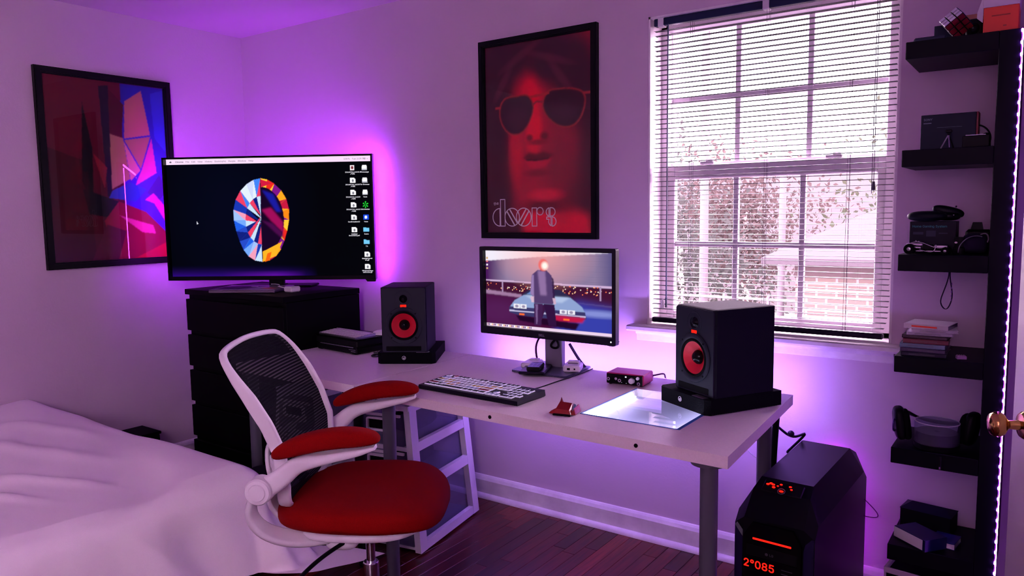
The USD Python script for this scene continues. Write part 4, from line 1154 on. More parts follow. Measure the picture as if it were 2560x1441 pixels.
# lumbar bracket behind the mesh
lb = []
for s_ in (-1, 1):
    lb.append(sweep(spline([(-.225, s_ * .10, .73), (-.262, s_ * .105, .715), (-.272, s_ * .105, .66), (-.262, s_ * .10, .60), (-.235, s_ * .09, .56)], 24), lambda i, k: rrect(.006, .011), ref=(1, 0, 0)))
for z in (.715, .665, .615):
    lb.append(sweep(spline([(-.262, -.105, z), (-.272, -.05, z), (-.275, .0, z), (-.272, .05, z), (-.262, .105, z)], 16), lambda i, k: rrect(.004, .009), ref=(1, 0, 0)))
for s_ in (-1, 1):
    lb.append(sweep(spline([(-.262, s_ * .10, .665), (-.24, s_ * .15, .665), (-.205, s_ * .205, .665)], 12), lambda i, k: rrect(.006, .012), ref=(1, 0, 0)))
obj('lumbar_bracket', lb, WHITEP, oc, smooth=50)
# yoke under the seat carrying back and arms
for s_ in (-1, 1):
    cl = spline([(-.225, s_ * .262, .635), (-.262, s_ * .258, .585), (-.262, s_ * .245, .535), (-.215, s_ * .215, .480), (-.13, s_ * .165, .452), (-.02, s_ * .09, .446), (.05, s_ * .05, .446)], 40)
    obj('yoke', sweep(cl, lambda i, k: rrect(.011, .030 - .008 * abs(i / k - .5)), ref=np.stack([np.full(40, 1.0), np.zeros(40), np.linspace(0, 1.6, 40)], 1)), WHITEP, oc, smooth=50)
cen = spline([(-.232, 0, .66), (-.272, 0, .60), (-.272, 0, .53), (-.215, 0, .468), (-.10, 0, .446), (.05, 0, .444)], 36)
obj('spine', sweep(cen, lambda i, k: rrect(.008, .115 - .055 * abs(i / k - .3)), ref=np.stack([np.full(36, 1.0), np.zeros(36), np.linspace(0, 1.6, 36)], 1)), WHITEP, oc, smooth=50)
# arms
for s_ in (-1, 1):
    y_ = s_ * .280
    ctr = spline([(-.222, .640), (-.190, .655), (-.155, .680), (-.125, .704), (-.08, .720), (0, .738), (.06, .751), (.098, .760)], 30)
    ctr = np.stack([ctr[:, 0], np.full(30, y_), ctr[:, 1]], 1)
    hh = np.interp(np.linspace(0, 1, 30), [0, .25, .4, .6, .85, 1], [.030, .026, .022, .014, .010, .005])
    ww = np.interp(np.linspace(0, 1, 30), [0, .25, .4, .6, .9, 1], [.018, .018, .022, .030, .030, .016])
    am = obj('armrest', [sweep(ctr, lambda i, k: rrect(hh[i], ww[i], 4), ref=(0, 0, 1))], WHITEP, oc, smooth=50)
    obj('pivot_cap', [move(lathe([(0, .030), (.022, .030), (.024, .027), (.033, .026), (.037, .021), (.038, -.016), (0, -.016)], 36, '-y'), (-.222, y_ - (0.006 if s_ < 0 else -.006), .640), rz=0 if s_ < 0 else 180)], WHITEP, am, smooth=35)
    pad = superell(.152, .041, .027, .75, .75, 40, 20)
    v = pad.vertices
    v[:, 2] += -.9 * v[:, 0] ** 2 + .012
    v[:, 2] = np.where(pad.vertices[:, 2] > 0.012, v[:, 2], v[:, 2])
    v[:, 1] *= 1 + .15 * (v[:, 0] / .15)
    pad.vertices = v
    obj('arm_pad', move(pad, (-.040, y_, .768), ry=-9.5), RED, am, smooth=True, label='red padded top')
# seat
st = superell(.252, .252, .048, .62, .72, 56, 24)
v = st.vertices
v[:, 0] += .0
v[:, 2] -= .020 * np.clip((v[:, 0] - .12) / .13, 0, 1) ** 2 + .006 * np.clip((-.14 - v[:, 0]) / .1, 0, 1)
v[:, 2] += .012 * np.clip((np.abs(v[:, 1]) - .1) / .15, 0, 1) ** 2
v[:, 2] -= .010 * np.clip(1 - np.hypot(v[:, 0], v[:, 1]) / .2, 0, 1)
v[:, 1] *= 1 + .06 * v[:, 0] / .25
st.vertices = v
obj('seat_cushion', move(st, (-.006, 0, .512)), RED, oc, smooth=True, label='wide red cushion')
sp = superell(.205, .205, .022, .6, .7, 40, 12)
obj('seat_pan', move(sp, (-.008, 0, .462)), WHITEP, oc, smooth=True)
obj('mechanism', [rb(.0, 0, .432, .22, .13, .04, .01), move(superell(.05, .06, .03, .6, .6), (-.05, -.10, .432))], WHITEP, oc, smooth=40)
obj('tilt_lever', [tube(spline([(.02, -.06, .44), (-.04, -.16, .432), (-.10, -.26, .41), (-.12, -.30, .395)], 20), .006, 8), ball((-.12, -.30, .395), .010, 2, (1.6, 1, .6))], BLACK, oc, smooth=True)
obj('gas_column', [lathe([(0, .30), (.014, .30), (.014, .43), (0, .43)], 24), lathe([(0, .16), (.025, .16), (.025, .30), (.022, .305), (0, .305)], 24)], CHROME, oc, smooth=35)
obj('column_sleeve', lathe([(0, .075), (.034, .075), (.030, .21), (0, .21)], 24), BLACK, oc, smooth=35)
for k in range(5):
    a = k * 2 * PI / 5 + .35
    ca, sa = math.cos(a), math.sin(a)
    lg = obj('base_leg', sweep([(.02 * ca, .02 * sa, .105), (.12 * ca, .12 * sa, .10), (.22 * ca, .22 * sa, .085), (.285 * ca, .285 * sa, .072)], lambda i, n: rrect(.022 - .004 * i, .024 - .004 * i), ref=(0, 0, 1)), WHITEP, oc, smooth=40)
    obj('caster', [move(lathe([(0, .028), (.018, .028), (.026, .022), (.026, .004), (0, .002)], 20, '-y'), (.285 * ca + .0, .285 * sa + .015, .026), 0), cyl((.285 * ca, .285 * sa, .03), (.285 * ca, .285 * sa, .075), .006, 8)], BLACK, lg, smooth=35)

# ---- bed
BX_0, BX_1, BY_0, BY_1, BZ = XL + .03, -2.20, .06, 1.60, .515
bd = thing('bed', 'low bed with a white cover at the lower left', 'bed', (0, 0, 0))
obj('mattress', bx(BX_0 + .03, BX_1 - .05, BY_0 + .05, BY_1 - .05, .22, .44, .05), MATT, bd)
obj('bed_base', bx(BX_0 + .03, BX_1 - .08, BY_0 + .08, BY_1 - .08, .0, .22, .01), BLACKM, bd)
nu, nv = 150, 130
Uu, Vv = np.meshgrid(np.linspace(-.04, 1.22, nu), np.linspace(-.25, 1.25, nv), indexing='ij')
px_ = BX_0 + Uu * (BX_1 - BX_0)
py_ = BY_0 + Vv * (BY_1 - BY_0)
cx_, cy_ = np.clip(px_, BX_0, BX_1 - .09), np.clip(py_, BY_0 + .1, BY_1 - .09)
ox, oy = px_ - cx_, py_ - cy_
dist = np.hypot(ox, oy)
dirx, diry = ox / (dist + 1e-9), oy / (dist + 1e-9)
# over the edge: quarter round of radius R, then hanging
Rr = .10
th = np.clip(dist / (Rr * PI / 2), 0, 1) * PI / 2
outw = Rr * np.sin(th)
drop = Rr * (1 - np.cos(th)) + np.maximum(dist - Rr * PI / 2, 0)
outw = outw + np.maximum(dist - Rr * PI / 2, 0) * .10
corner = np.clip(ox, 0, None) * np.clip(oy, 0, None)
outw += corner * 1.6
X_, Y_ = cx_ + dirx * outw, cy_ + diry * outw
Z_ = BZ - drop
N1 = meshkit.fbm(np.stack([px_ * 1.6, py_ * 1.6, 0 * px_], -1), 3, 3)
Z_ += (N1 - .5) * .05 * (dist < .02) + .016 * np.exp(-((px_ + 3.6) / .5) ** 2 - ((py_ - 1.25) / .3) ** 2)
# long soft folds, on the top running along the bed, on the foot falling down
fold = np.zeros_like(px_)
for k, (a_, f_, ph) in enumerate([(.009, 7, .3), (.0055, 13, 1.2), (.004, 22, 2.0)]):
    fold += a_ * np.sin((py_ * f_ + (px_ + 4) * f_ * .45 + 1.2 * N1 * 6) + ph)
Z_ += fold * np.clip(1 - dist / .12, 0, 1)
hangf = np.clip((dist - .10) / .12, 0, 1)
wv = .012 * np.sin((py_ - px_ * .6) * 18 + 4 * N1) + .008 * np.sin((py_ - px_ * .5) * 31 + 2)
X_ += hangf * dirx * wv
Y_ += hangf * diry * wv
for (x0, y0, x1, y1, am_, wd) in [(-3.35, .55, -2.42, 1.02, .026, .024), (-3.2, .42, -2.38, .86, .022, .026), (-3.0, .9, -2.4, 1.22, .016, .03), (-3.7, .9, -2.6, 1.38, .018, .05), (-3.8, 1.15, -3.0, 1.48, .016, .05)]:
    tt = np.clip(((px_ - x0) * (x1 - x0) + (py_ - y0) * (y1 - y0)) / ((x1 - x0) ** 2 + (y1 - y0) ** 2), 0, 1)
    dd = np.hypot(px_ - x0 - tt * (x1 - x0), py_ - y0 - tt * (y1 - y0))
    Z_ += am_ * np.exp(-(dd / wd) ** 2) * np.sin(PI * np.clip(tt, .02, .98))
Z_ = np.maximum(Z_, .13 + .05 * N1)
X_ = np.maximum(X_, XL + .012)
G = np.stack([X_, Y_, Z_], -1).reshape(-1, 3)
i = np.arange(nu * nv).reshape(nu, nv)
Fq = np.stack([i[:-1, :-1].ravel(), i[1:, :-1].ravel(), i[1:, 1:].ravel(), i[:-1, 1:].ravel()], 1)
obj('bed_cover', (G, Fq), SHEET, bd, smooth=True, label='white cotton cover with soft folds')
t = thing('bin', 'low black box between the bed and the left wall', 'box', (-3.86, 1.985, 0), 0)
obj('body', bx(-.09, .09, -.09, .09, 0, .25, .006), BLACKM, t)
obj('rim', bx(-.095, .095, -.095, .095, .25, .265, .003), BLACKM, t)

# ---- computer tower
pc = thing('computer_tower', 'large black computer tower with red lights right of the desk', 'computer tower', (-.628, 2.19, 0), -3)
hw = .118
body = [(s * hw, y, z) for s in (-1, 1) for y in (.0, .57) for z in (.012,)] + [(s * hw, .0, .435) for s in (-1, 1)] + [(s * hw, .03, .468) for s in (-1, 1)] + [(s * hw, .53, .49) for s in (-1, 1)] + [(s * hw, .57, .46) for s in (-1, 1)] + [(s * .085, .06, .532) for s in (-1, 1)] + [(s * .078, .11, .555) for s in (-1, 1)] + [(s * .078, .50, .572) for s in (-1, 1)] + [(s * .085, .555, .545) for s in (-1, 1)] + [(s * .088, -.004, .46) for s in (-1, 1)]
PCB = M('tower_black', (7, 6, 15), 0.38)
obj('case', hull(body), PCB, pc)
obj('front_bezel', [hull([(s * .085, y, z) for s in (-1, 1) for y in (-.016, .0) for z in (.02, .41)] + [(s * .060, y, .452) for s in (-1, 1) for y in (-.014, .0)]), ], BLACKG, pc)
for s in (-1, 1):
    obj('side_fin', hull([(s * .090, -.010, .02), (s * .116, -.004, .02), (s * .090, -.010, .40), (s * .116, -.006, .43), (s * .116, .02, .455), (s * .098, .01, .455), (s * .116, .02, .02)]), M('tower_fin' + ('_a' if s > 0 else '_b'), (26, 20, 52), 0.3), pc)
obj('control_panel', [move(rb(0, 0, 0, .120, .048, .006, .003), (0, .072, .542), rx=28)], BLACKG, pc)


def cpt(x, y):
    a = math.radians(28)
    return (x, .072 + y * math.cos(a) - .004 * math.sin(a), .542 + y * math.sin(a) + .004 * math.cos(a))


for x_, y_, r_ in ((-.046, .004, .0055), (-.038, .009, .0055), (-.030, .006, .0055), (-.026, -.004, .0055), (-.016, .004, .0035), (-.008, .012, .0045), (.020, .010, .0048), (.026, .0, .004)):
    obj('indicator', ball(cpt(x_, y_), r_, 1, (1, 1, .5)), E_RED, pc)
obj('power_button', [ball(cpt(.0, -.014), .007, 2, (1, .8, .4))], E_RED, pc)
obj('button_ring', [tube([np.array(cpt(.0, -.014)) + np.array([.0105 * math.cos(t_), .009 * math.sin(t_), .005 * math.sin(t_)]) for t_ in np.linspace(0, 2 * PI, 20, endpoint=False)], .0012, 6, True)], SILVER, pc)
obj('light_bar', rb(0, -.0165, .405, .114, .003, .006, .001), E_RED, pc, label='glowing red bar')
obj('optical_drive', [bx(-.074, .074, -.018, -.010, .352, .384, .001)], BLACK, pc)
obj('maker_mark', [lathe([(0, .0008), (.0045, .0006), (.0045, 0)], 16, '-y', (-.014, -.0183, .366)), txt('LG', .007, -.006, -.0183, .3625, .0004, True)], M('print_dim', (96, 92, 100), 0.4), pc)
obj('display_panel', bx(-.074, .074, -.018, -.010, .305, .348, .001), BLACKG, pc)
obj('display_digits', [txt('2\u00b0085', .023, -.036, -.0183, .3150, .0006, True, True)], E_RED, pc, label='red glowing digits')
obj('display_text', [bx(.030, .062, -.0187, -.018, .33, .332, 0), bx(.030, .05, -.0187, -.018, .318, .320, 0)], M('print_dim_2', (70, 68, 76), 0.4), pc)
obj('fan_window', [bx(-.045, -.016, -.0172, -.0162, .252, .285, 0), bx(-.006, .070, -.0172, -.0162, .252, .285, 0)], E_PURP, pc, label='purple lit fan opening')
obj('fan_light', [face(ext(Polygon([(-.06, .19), (-.045, .245), (-.035, .19)]), .001), 0, -.0165, 0), face(ext(affinity.scale(Point(.015, .205).buffer(.02), 1.2, .6), .001), 0, -.0165, 0)], E_RED, pc)
lt = thing('led_strip', 'purple light strip hanging behind the computer tower', 'light strip', (-.60, 2.79, 0))
obj('light_tape', bx(-.006, .006, 0, .004, .06, .50, .001), E_PC, lt)
cb = obj('cable', [tube(spline([(-.80, 2.66, .62), (-.74, 2.67, .60), (-.70, 2.68, .585), (-.67, 2.68, .60), (-.69, 2.69, .57), (-.73, 2.70, .52)], 30), .0045, 7), ball((-.715, 2.675, .594), .012, 1)], M('indigo_cable', (24, 10, 40), 0.4), smooth=True)
tag(cb, 'dark tangled cable behind the top of the computer tower', 'cable')
cb = obj('cable', [tube(spline([(-.748, 2.62, .704), (-.762, 2.64, .55), (-.768, 2.65, .4), (-.768, 2.66, .3)], 24), .012, 8)], BLACK, smooth=True)
tag(cb, 'thick black cable bundle along the rear desk leg', 'cable')
cb = obj('cable', [tube(spline([(-.97, 2.62, .706), (-.93, 2.65, .60), (-.86, 2.66, .51), (-.745, 2.66, .46)], 20), .0015, 6)], WHITEP)
tag(cb, 'thin white cable slanting to the tower under the desk corner', 'cable')
cb = obj('cable', [tube(spline([(-.50, 2.72, .42), (-.455, 2.74, .36), (-.44, 2.745, .33), (-.47, 2.74, .325), (-.51, 2.73, .335)], 24), .0016, 6)], M('pink_cable', (120, 40, 120), 0.5))
tag(cb, 'thin looped cable right of the computer tower', 'cable')

# ---- shelf unit right of the window
SX0, SXP, SX1, SY0, SY1 = -.379, -.145, -.093, 2.555, D - .001
sh = thing('shelf_unit', 'tall black wall shelf of six open boards', 'shelf unit')
obj('side_panel', bx(SXP, SX1, SY0, SY1, .272, 1.868, .0015), SHELFM, sh)
STOP = [1.868, 1.552, 1.239, .926, .637, .322]
for z in STOP:
    obj('board', bx(SX0, SXP, SY0, SY1, z - .05, z, .0015), SHELFM, sh)
sl = thing('led_strip', 'violet beaded light strip down the front edge of the wall shelf', 'light strip')
obj('tape', bx(SX1 - .001, SX1 + .002, SY0 + .001, SY0 + .008, .10, 1.868, .0004), M('led_tape', (190, 160, 220), 0.4), sl)
z = 1.862
while z > .10:
    obj('led', rb(SX1 + .001, SY0 - .001, z, .0055, .0055, .009, .0015), E_SHELF, sl)
    z -= .0325
obj('glow_tape', [cyl((SX1 + .003, SY0 + .004, .10), (SX1 + .003, SY0 + .004, 1.866), .0016, 6)], EM('led_violet_line', (0.5, 0.12, 1.0), 14.0), sl)

e_ = .0004
# top board
cu = thing('puzzle_cube', 'tilted twisting puzzle cube with a white face on the top board', 'puzzle cube', (-.258, 2.625, STOP[0] + .049))
a1 = trimesh.transformations.rotation_matrix(math.radians(40), [0, 1, 0]) @ trimesh.transformations.rotation_matrix(math.radians(-30), [1, 0, 0])
a1 = trimesh.transformations.rotation_matrix(math.radians(-38), [0, 1, 0]) @ trimesh.transformations.rotation_matrix(math.radians(38), [1, 0, 0])
CS = .019
stc = {'w': M('cube_white', (214, 204, 226), 0.3), 'r': M('cube_red', (120, 14, 40), 0.3), 'b': M('cube_blue', (24, 40, 120), 0.3)}
core = [rb((i - 1) * CS, (j - 1) * CS, (k - 1) * CS, CS - .0008, CS - .0008, CS - .0008, .0012) for i in range(3) for j in range(3) for k in range(3)]
q = trimesh.util.concatenate(core); q.apply_transform(a1)
obj('core', q, BLACK, cu)
for i in range(3):
    for j in range(3):
        for cn, v_, s3 in (('w', ((i - 1) * CS, (j - 1) * CS, 1.5 * CS), (.0158, .0158, .0012)), ('r', ((i - 1) * CS, -1.5 * CS, (j - 1) * CS), (.0158, .0012, .0158)), ('b', (1.5 * CS, (i - 1) * CS, (j - 1) * CS), (.0012, .0158, .0158))):
            q = rb(*v_, *s3, .0004); q.apply_transform(a1)
            obj('sticker', q, stc[cn], cu)
obj('stand', [tube(spline([(-.025, -.012, -.049), (-.02, -.03, -.043), (.005, -.03, -.043), (.02, -.015, -.040)], 16), .0018, 6), rb(.0, .0, -.047, .05, .05, .004, .001)], CHROME, cu)
q = thing('box', 'dark box with a tan top strip behind the puzzle cube', 'box', (-.262, 2.735, STOP[0]))
obj('carton', bx(-.062, .062, -.03, .03, e_, .066, .001), M('dark_carton', (40, 52, 66), 0.6), q)
obj('top_strip', bx(.005, .0625, -.0305, .0305, .066, .086, .001), M('tan_strip', (170, 110, 92), 0.6), q)
q = thing('photo_camera', 'black rounded camera between the cube and the orange box', 'camera', (-.212, 2.66, STOP[0]))
obj('body', [move(superell(.024, .028, .03, .5, .5), (0, 0, .031))], BLACK, q, smooth=40)
obj('lens', lathe([(0, .0), (.014, 0), (.016, .016), (.010, .018), (0, .012)], 24, '-y', (-.002, -.026, .028)), BLACKG, q, smooth=35)
q = thing('game_console', 'flat dark slab at the left end of the top board', 'console', (-.32, 2.64, STOP[0]))
obj('body', bx(-.042, .042, -.06, .09, e_, .014, .004), M('slate_slab', (30, 40, 64), 0.35), q)
obj('end_cap', bx(-.046, -.034, -.05, .05, e_, .010, .002), SILVER, q)
q = thing('box', 'orange-red box with a white sleeve at the right of the top board', 'box', (-.1445, 2.62, STOP[0]))
obj('carton', bx(-.042, .042, -.05, .05, e_, .070, .001), ORANGE, q)
obj('sleeve', bx(-.044, .044, -.052, .052, .070, .10, .001), CARDW, q)
obj('flap', hull([(-.043, -.05, .03), (-.058, -.045, .045), (-.043, -.05, .098), (-.046, -.05, .098), (-.058, -.043, .06)]), CARDW, q)
obj('print', [bx(-.022, .022, -.0504, -.05, .044, .047, 0), bx(.006, .014, -.0504, -.05, .014, .018, 0)], M('print_dull_red', (170, 44, 34), 0.5), q)
# second board
q = thing('box', 'black electronics carton with red edge standing on the second board', 'box', (-.262, 2.65, STOP[1]))
obj('carton', bx(-.078, .066, -.025, .025, e_, .106, .001), M('blue_black_carton', (18, 28, 48), 0.45), q)
obj('red_edge', bx(.066, .072, -.0255, .025, e_, .106, .001), M('dark_red_edge', (120, 16, 36), 0.5), q)
obj('maker_name', [txt('SONY', .006, -.071, -.0254, .089, .0003, True), bx(-.071, -.050, -.0254, -.025, .0795, .0825, 0)], M('print_blue_grey', (96, 110, 130), 0.4), q)
obj('printed_line', bx(-.035, .03, -.0254, -.025, .066, .0672, 0), M('print_blue_grey_2', (70, 86, 108), 0.4), q)
q = thing('tripod', 'tiny black table tripod with a bright leg on the second board', 'tripod', (-.262, 2.595, STOP[1]))
obj('head', [rb(0, 0, .052, .018, .014, .008, .002), ball((0, 0, .043), .005, 1)], BLACK, q)
for k, (x_, y_) in enumerate(((-.018, -.012), (.005, -.018), (.012, .014))):
    obj('leg', cyl((0, 0, .042), (x_, y_, .002), .0022, 8), CHROME if k == 1 else SILVER if k == 0 else BLACK, q)
q = thing('hard_drive', 'black drive box with pale top and cable on the second board', 'drive', (-.188, 2.61, STOP[1]))
obj('body', bx(-.038, .030, -.03, .03, e_, .034, .002), BLACK, q)
obj('top_plate', bx(-.030, .020, -.031, .02, .034, .0365, .0006), CARDW, q)
obj('cable', tube(spline([(-.03, .03, .06), (.0, .02, .066), (.025, .005, .045), (.03, -.005, .02), (.022, -.012, .008)], 24), .0025, 7), BLACK, q, smooth=True)
obj('plug', [ball((.02, -.0, .036), .008, 1, (1.3, 1, .8))], BLACKM, q)
# third board
q = thing('toy_car', 'chrome model racing car with bare chassis on the third board', 'toy car', (-.305, 2.60, STOP[2]), -4)
obj('chassis', [rb(0, 0, .010, .11, .02, .004, .001), rb(-.034, -.004, .030, .044, .022, .008, .002), rb(.036, 0, .024, .04, .022, .012, .003), rb(-.03, 0, .020, .03, .03, .006, .002)], CHROME, q)
obj('frame_tube', [tube(spline([(-.05, -.013, .030), (-.01, -.014, .034), (.02, -.014, .022), (.052, -.013, .026)], 16), .0016, 6), tube(spline([(-.02, -.014, .014), (.02, -.014, .012), (.024, -.014, .03)], 10), .0016, 6), cyl((-.03, -.014, .04), (-.03, .014, .04), .003, 8), cyl((-.022, -.014, .038), (-.022, .014, .038), .003, 8)], CHROME, q, smooth=True)
obj('engine', [rb(.002, 0, .022, .034, .024, .018, .003)], BLACK, q)
for x_, r_ in ((-.047, .0155), (.05, .011)):
    for y_ in (-.022, .022):
        w_ = obj('wheel', lathe([(0, -.006), (r_ * .9, -.006), (r_, -.003), (r_, .003), (r_ * .9, .006), (r_ * .45, .006), (r_ * .4, .004), (0, .004)], 24, '-y', (x_, y_, r_ + .0005)), BLACKM, q, smooth=35)
        obj('hub', lathe([(0, .0065), (r_ * .35, .0055), (r_ * .38, .004)], 14, '-y', (x_, y_, r_ + .0005)), SILVER, w_)
q = thing('box', 'dark boxed game system with teal lettering on the third board', 'box', (-.295, 2.69, STOP[2]))
obj('carton', bx(-.068, .058, -.04, .04, e_, .098, .001), M('navy_carton', (18, 16, 32), 0.5), q)
obj('print', [txt('Home Gaming System', .0066, -.061, -.0404, .080, .0003, True)], M('print_teal', (24, 130, 140), 0.5), q)
obj('print_picture', [bx(-.058, -.03, -.0404, -.04, .058, .066, 0), bx(-.022, .004, -.0404, -.04, .052, .07, 0), bx(.012, .036, -.0404, -.04, .06, .064, 0)], M('print_slate', (50, 52, 74), 0.5), q)
q = thing('glasses_case', 'black rounded case lying on the boxed game system', 'case', (-.318, 2.662, STOP[2] + .098))
obj('shell', move(superell(.055, .035, .016, .8, .8), (0, 0, .0165)), M('case_black', (12, 18, 28), 0.5), q, smooth=True)
q = thing('game_controller', 'black game controller with bright buttons on the third board', 'controller', (-.268, 2.728, STOP[2] + .098), 10)
obj('shell', [move(superell(.035, .03, .014, .8, .8), (0, 0, .015)), move(superell(.045, .018, .016, .8, .8), (.0, .0, .03), ry=14)], M('controller_black', (14, 18, 30), 0.4), q, smooth=True)
obj('button', [ball((.014, -.028, .018), .0035, 1), ball((.02, -.012, .045), .003, 1)], CHROME, q)
q = thing('camera_lens', 'black camera lens standing behind the model car', 'camera lens', (-.222, 2.62, STOP[2]))
obj('barrel', lathe([(0, e_), (.018, e_), (.019, .02), (.016, .024), (.018, .045), (.016, .052), (.008, .05), (0, .046)], 24), BLACK, q, smooth=35)
obj('badge', ball((-.010, -.016, .036), .003, 1, (1.4, .6, 1)), CARDW, q)
q = thing('camera_pouch', 'dark purple camera pouch with zip at the right of the third board', 'pouch', (-.186, 2.63, STOP[2]))
b_ = hull([(s * a, y, z) for s in (-1, 1) for a, y, z in ((.038, -.035, .001), (.038, .035, .001), (.034, -.03, .045), (.034, .03, .05), (.02, -.02, .062), (.022, .02, .066))])
obj('body', b_.subdivide_loop(1), M('purple_black_fabric', (30, 18, 44), 0.8), q, smooth=40)
obj('zip', tube(spline([(-.039, -.036, .006), (-.03, -.034, .036), (-.012, -.031, .052), (.02, -.03, .054)], 16), .0014, 6), GREYM, q)
obj('strap', tube(spline([(.015, -.02, .06), (.03, -.02, .062), (.036, -.03, .05), (.034, -.035, .038)], 14), .002, 6), M('pale_strap', (120, 110, 120), 0.7), q)
q = thing('photo_camera', 'black camera with grip behind the camera pouch', 'camera', (-.185, 2.735, STOP[2]))
obj('body', [bx(-.034, .036, -.018, .018, e_, .072, .008), hull([(-.02, -.015, .072), (.012, -.015, .072), (-.015, -.012, .094), (.008, -.012, .094), (-.02, .015, .072), (.012, .015, .072), (-.015, .012, .094), (.008, .012, .094)])], BLACK, q)
obj('lens', lathe([(0, 0), (.024, 0), (.024, .03), (.018, .034), (0, .03)], 24, '-y', (-.004, -.018, .038)), BLACKG, q, smooth=35)
# lanyard hanging below the third board
q = thing('lanyard', 'dark purple lanyard loop hanging below the third board', 'lanyard', (0, 0, 0))
cl = spline([(-.246, 2.60, 1.189), (-.2505, 2.60, 1.155), (-.262, 2.60, 1.115), (-.262, 2.60, 1.085), (-.251, 2.60, 1.074), (-.240, 2.60, 1.090), (-.236, 2.60, 1.125), (-.2415, 2.60, 1.16), (-.243, 2.60, 1.189)], 48)
obj('strap', sweep(cl, lambda i, k: rrect(.0008, .0026, 2), ref=np.cross(np.gradient(cl, axis=0), [.5, 1, 0])), M('lanyard_purple', (34, 12, 52), 0.6), q)
obj('print', [bx(-.2385, -.2360, 2.596, 2.5965, 1.10 + k * .012, 1.107 + k * .012, 0) for k in range(5)], M('lanyard_print', (110, 60, 150), 0.6), q)
# fourth board: pile of cases
pile = [('case', (34, 30, 52), .0, .013, 'dark disc case at the bottom of the pile'), ('case', (60, 40, 84), .002, .013, 'dark purple disc case second from the bottom of the pile'), ('case', (110, 140, 170), -.002, .014, 'pale blue disc case in the middle of the pile'), ('case', (110, 22, 44), .004, .015, 'dark red disc case in the upper half of the pile'), ('case', (60, 36, 56), .006, .011, 'thin plum disc case below the white ones'), ('case', (190, 176, 200), .012, .010, 'white disc case third from the top of the pile'), ('case', (214, 200, 216), .022, .009, 'thin white booklet second from the top of the pile'), ('case', (224, 212, 224), .014, .016, 'white case with an orange label on top of the pile')]
z = STOP[3]
for k, (_, col, dx, hh_, lab) in enumerate(pile):
    q = thing('disc_case', lab + ' on the fourth board', 'disc case', (-.305 + dx, 2.63, z), [3, -2, 1, 4, -3, 5, 9, -8][k], 'cases piled on the fourth board')
    mt_ = M(f'case_print_{k}', col, 0.35)
    obj('cover', [bx(-.062, .062, -.055, .055, e_, .0015, .0005), bx(-.062, .062, -.055, .055, hh_ - .0015, hh_ - e_, .0005), bx(-.062, -.059, -.055, .055, e_, hh_ - e_, .0005)], mt_, q)
    obj('tray', bx(-.060, .060, -.053, .053, .0016, hh_ - .0016, .0005), M(f'case_tray_{k}', tuple(min(255, int(c_ * .75 + 30)) for c_ in col), 0.3), q)
    obj('spine_print', [bx(-.04, .03, -.0556, -.055, hh_ * .35, hh_ * .65, 0)], ORANGE if k in (7,) else M(f'spine_ink_{k}', tuple(min(255, c_ // 2 + 50) for c_ in col), 0.4), q)
    z += hh_
q = thing('toy_brick', 'small lilac ribbed toy block on the fourth board', 'toy block', (-.205, 2.60, STOP[3]), 20)
obj('block', rb(0, 0, .005, .026, .018, .010 - e_, .001), M('lilac_plastic', (190, 140, 200), 0.4), q)
obj('rib', [rb(-.009 + k * .006, 0, .0108, .003, .018, .002, .0005) for k in range(4)], M('lilac_plastic_2', (206, 160, 214), 0.4), q)
# fifth board: headphones and disc spindle
q = thing('headphones', 'black over-ear headphones lying around the disc spindle', 'headphones', (-.279, 2.655, STOP[4]), 0)
for s, xx in ((-1, -.088), (1, .104)):
    cup = obj('ear_cup', move(superell(.020, .042, .052, .6, .8), (xx, -.005 + .02 * s, .062), rz=-12 * s, ry=8 * s), BLACK, q, smooth=True)
    obj('ear_cushion', move(superell(.013, .038, .046, .5, .8), (xx - s * .018, -.005 + .02 * s, .060), rz=-12 * s, ry=8 * s), BLACKM, cup, smooth=True)
obj('headband', sweep(spline([(-.088, .02, .085), (-.085, .075, .075), (-.05, .135, .045), (.03, .15, .035), (.085, .10, .06), (.104, .045, .085)], 30), lambda i, k: rrect(.004, .013), ref=(0, 0, 1)), BLACK, q, smooth=50)
obj('joint_ring', tube([(-.100, -.05 + .02 * math.cos(t_), .06 + .02 * math.sin(t_)) for t_ in np.linspace(0, 2 * PI, 18, endpoint=False)], .003, 6, True), M('violet_ring', (60, 30, 110), 0.3), q)
q = thing('disc_spindle', 'clear round tub of discs on the fifth board', 'disc tub', (-.262, 2.622, STOP[4]))
obj('base', lathe([(0, e_), (.062, e_), (.064, .004), (.064, .016), (.060, .018), (0, .018)], 40), BLACK, q, smooth=35)
obj('discs', lathe([(.008, .019), (.058, .019), (.058, .052), (.008, .052)], 40), M('stacked_discs', (40, 36, 60), 0.15, metal=0.6), q)
obj('lid', [lathe([(.062, .018), (.0625, .080), (.060, .084), (.012, .085), (.010, .081), (0, .081)], 40)], CLEAR, q, smooth=35)
obj('lid_rim', tube([(.061 * math.cos(t_), .061 * math.sin(t_), .083) for t_ in np.linspace(0, 2 * PI, 40, endpoint=False)], .0015, 6, True), WHITEP, q)
q = thing('memory_stick', 'tiny black stick hanging over the edge of the fifth board', 'memory stick', (-.243, 2.546, STOP[4] - .045))
obj('body', bx(-.003, .003, -.003, .004, 0, .04, .001), BLACK, q)
obj('tip', bx(-.002, .002, -.0035, -.003, .002, .009, 0), M('pink_tip', (190, 110, 200), 0.4), q)
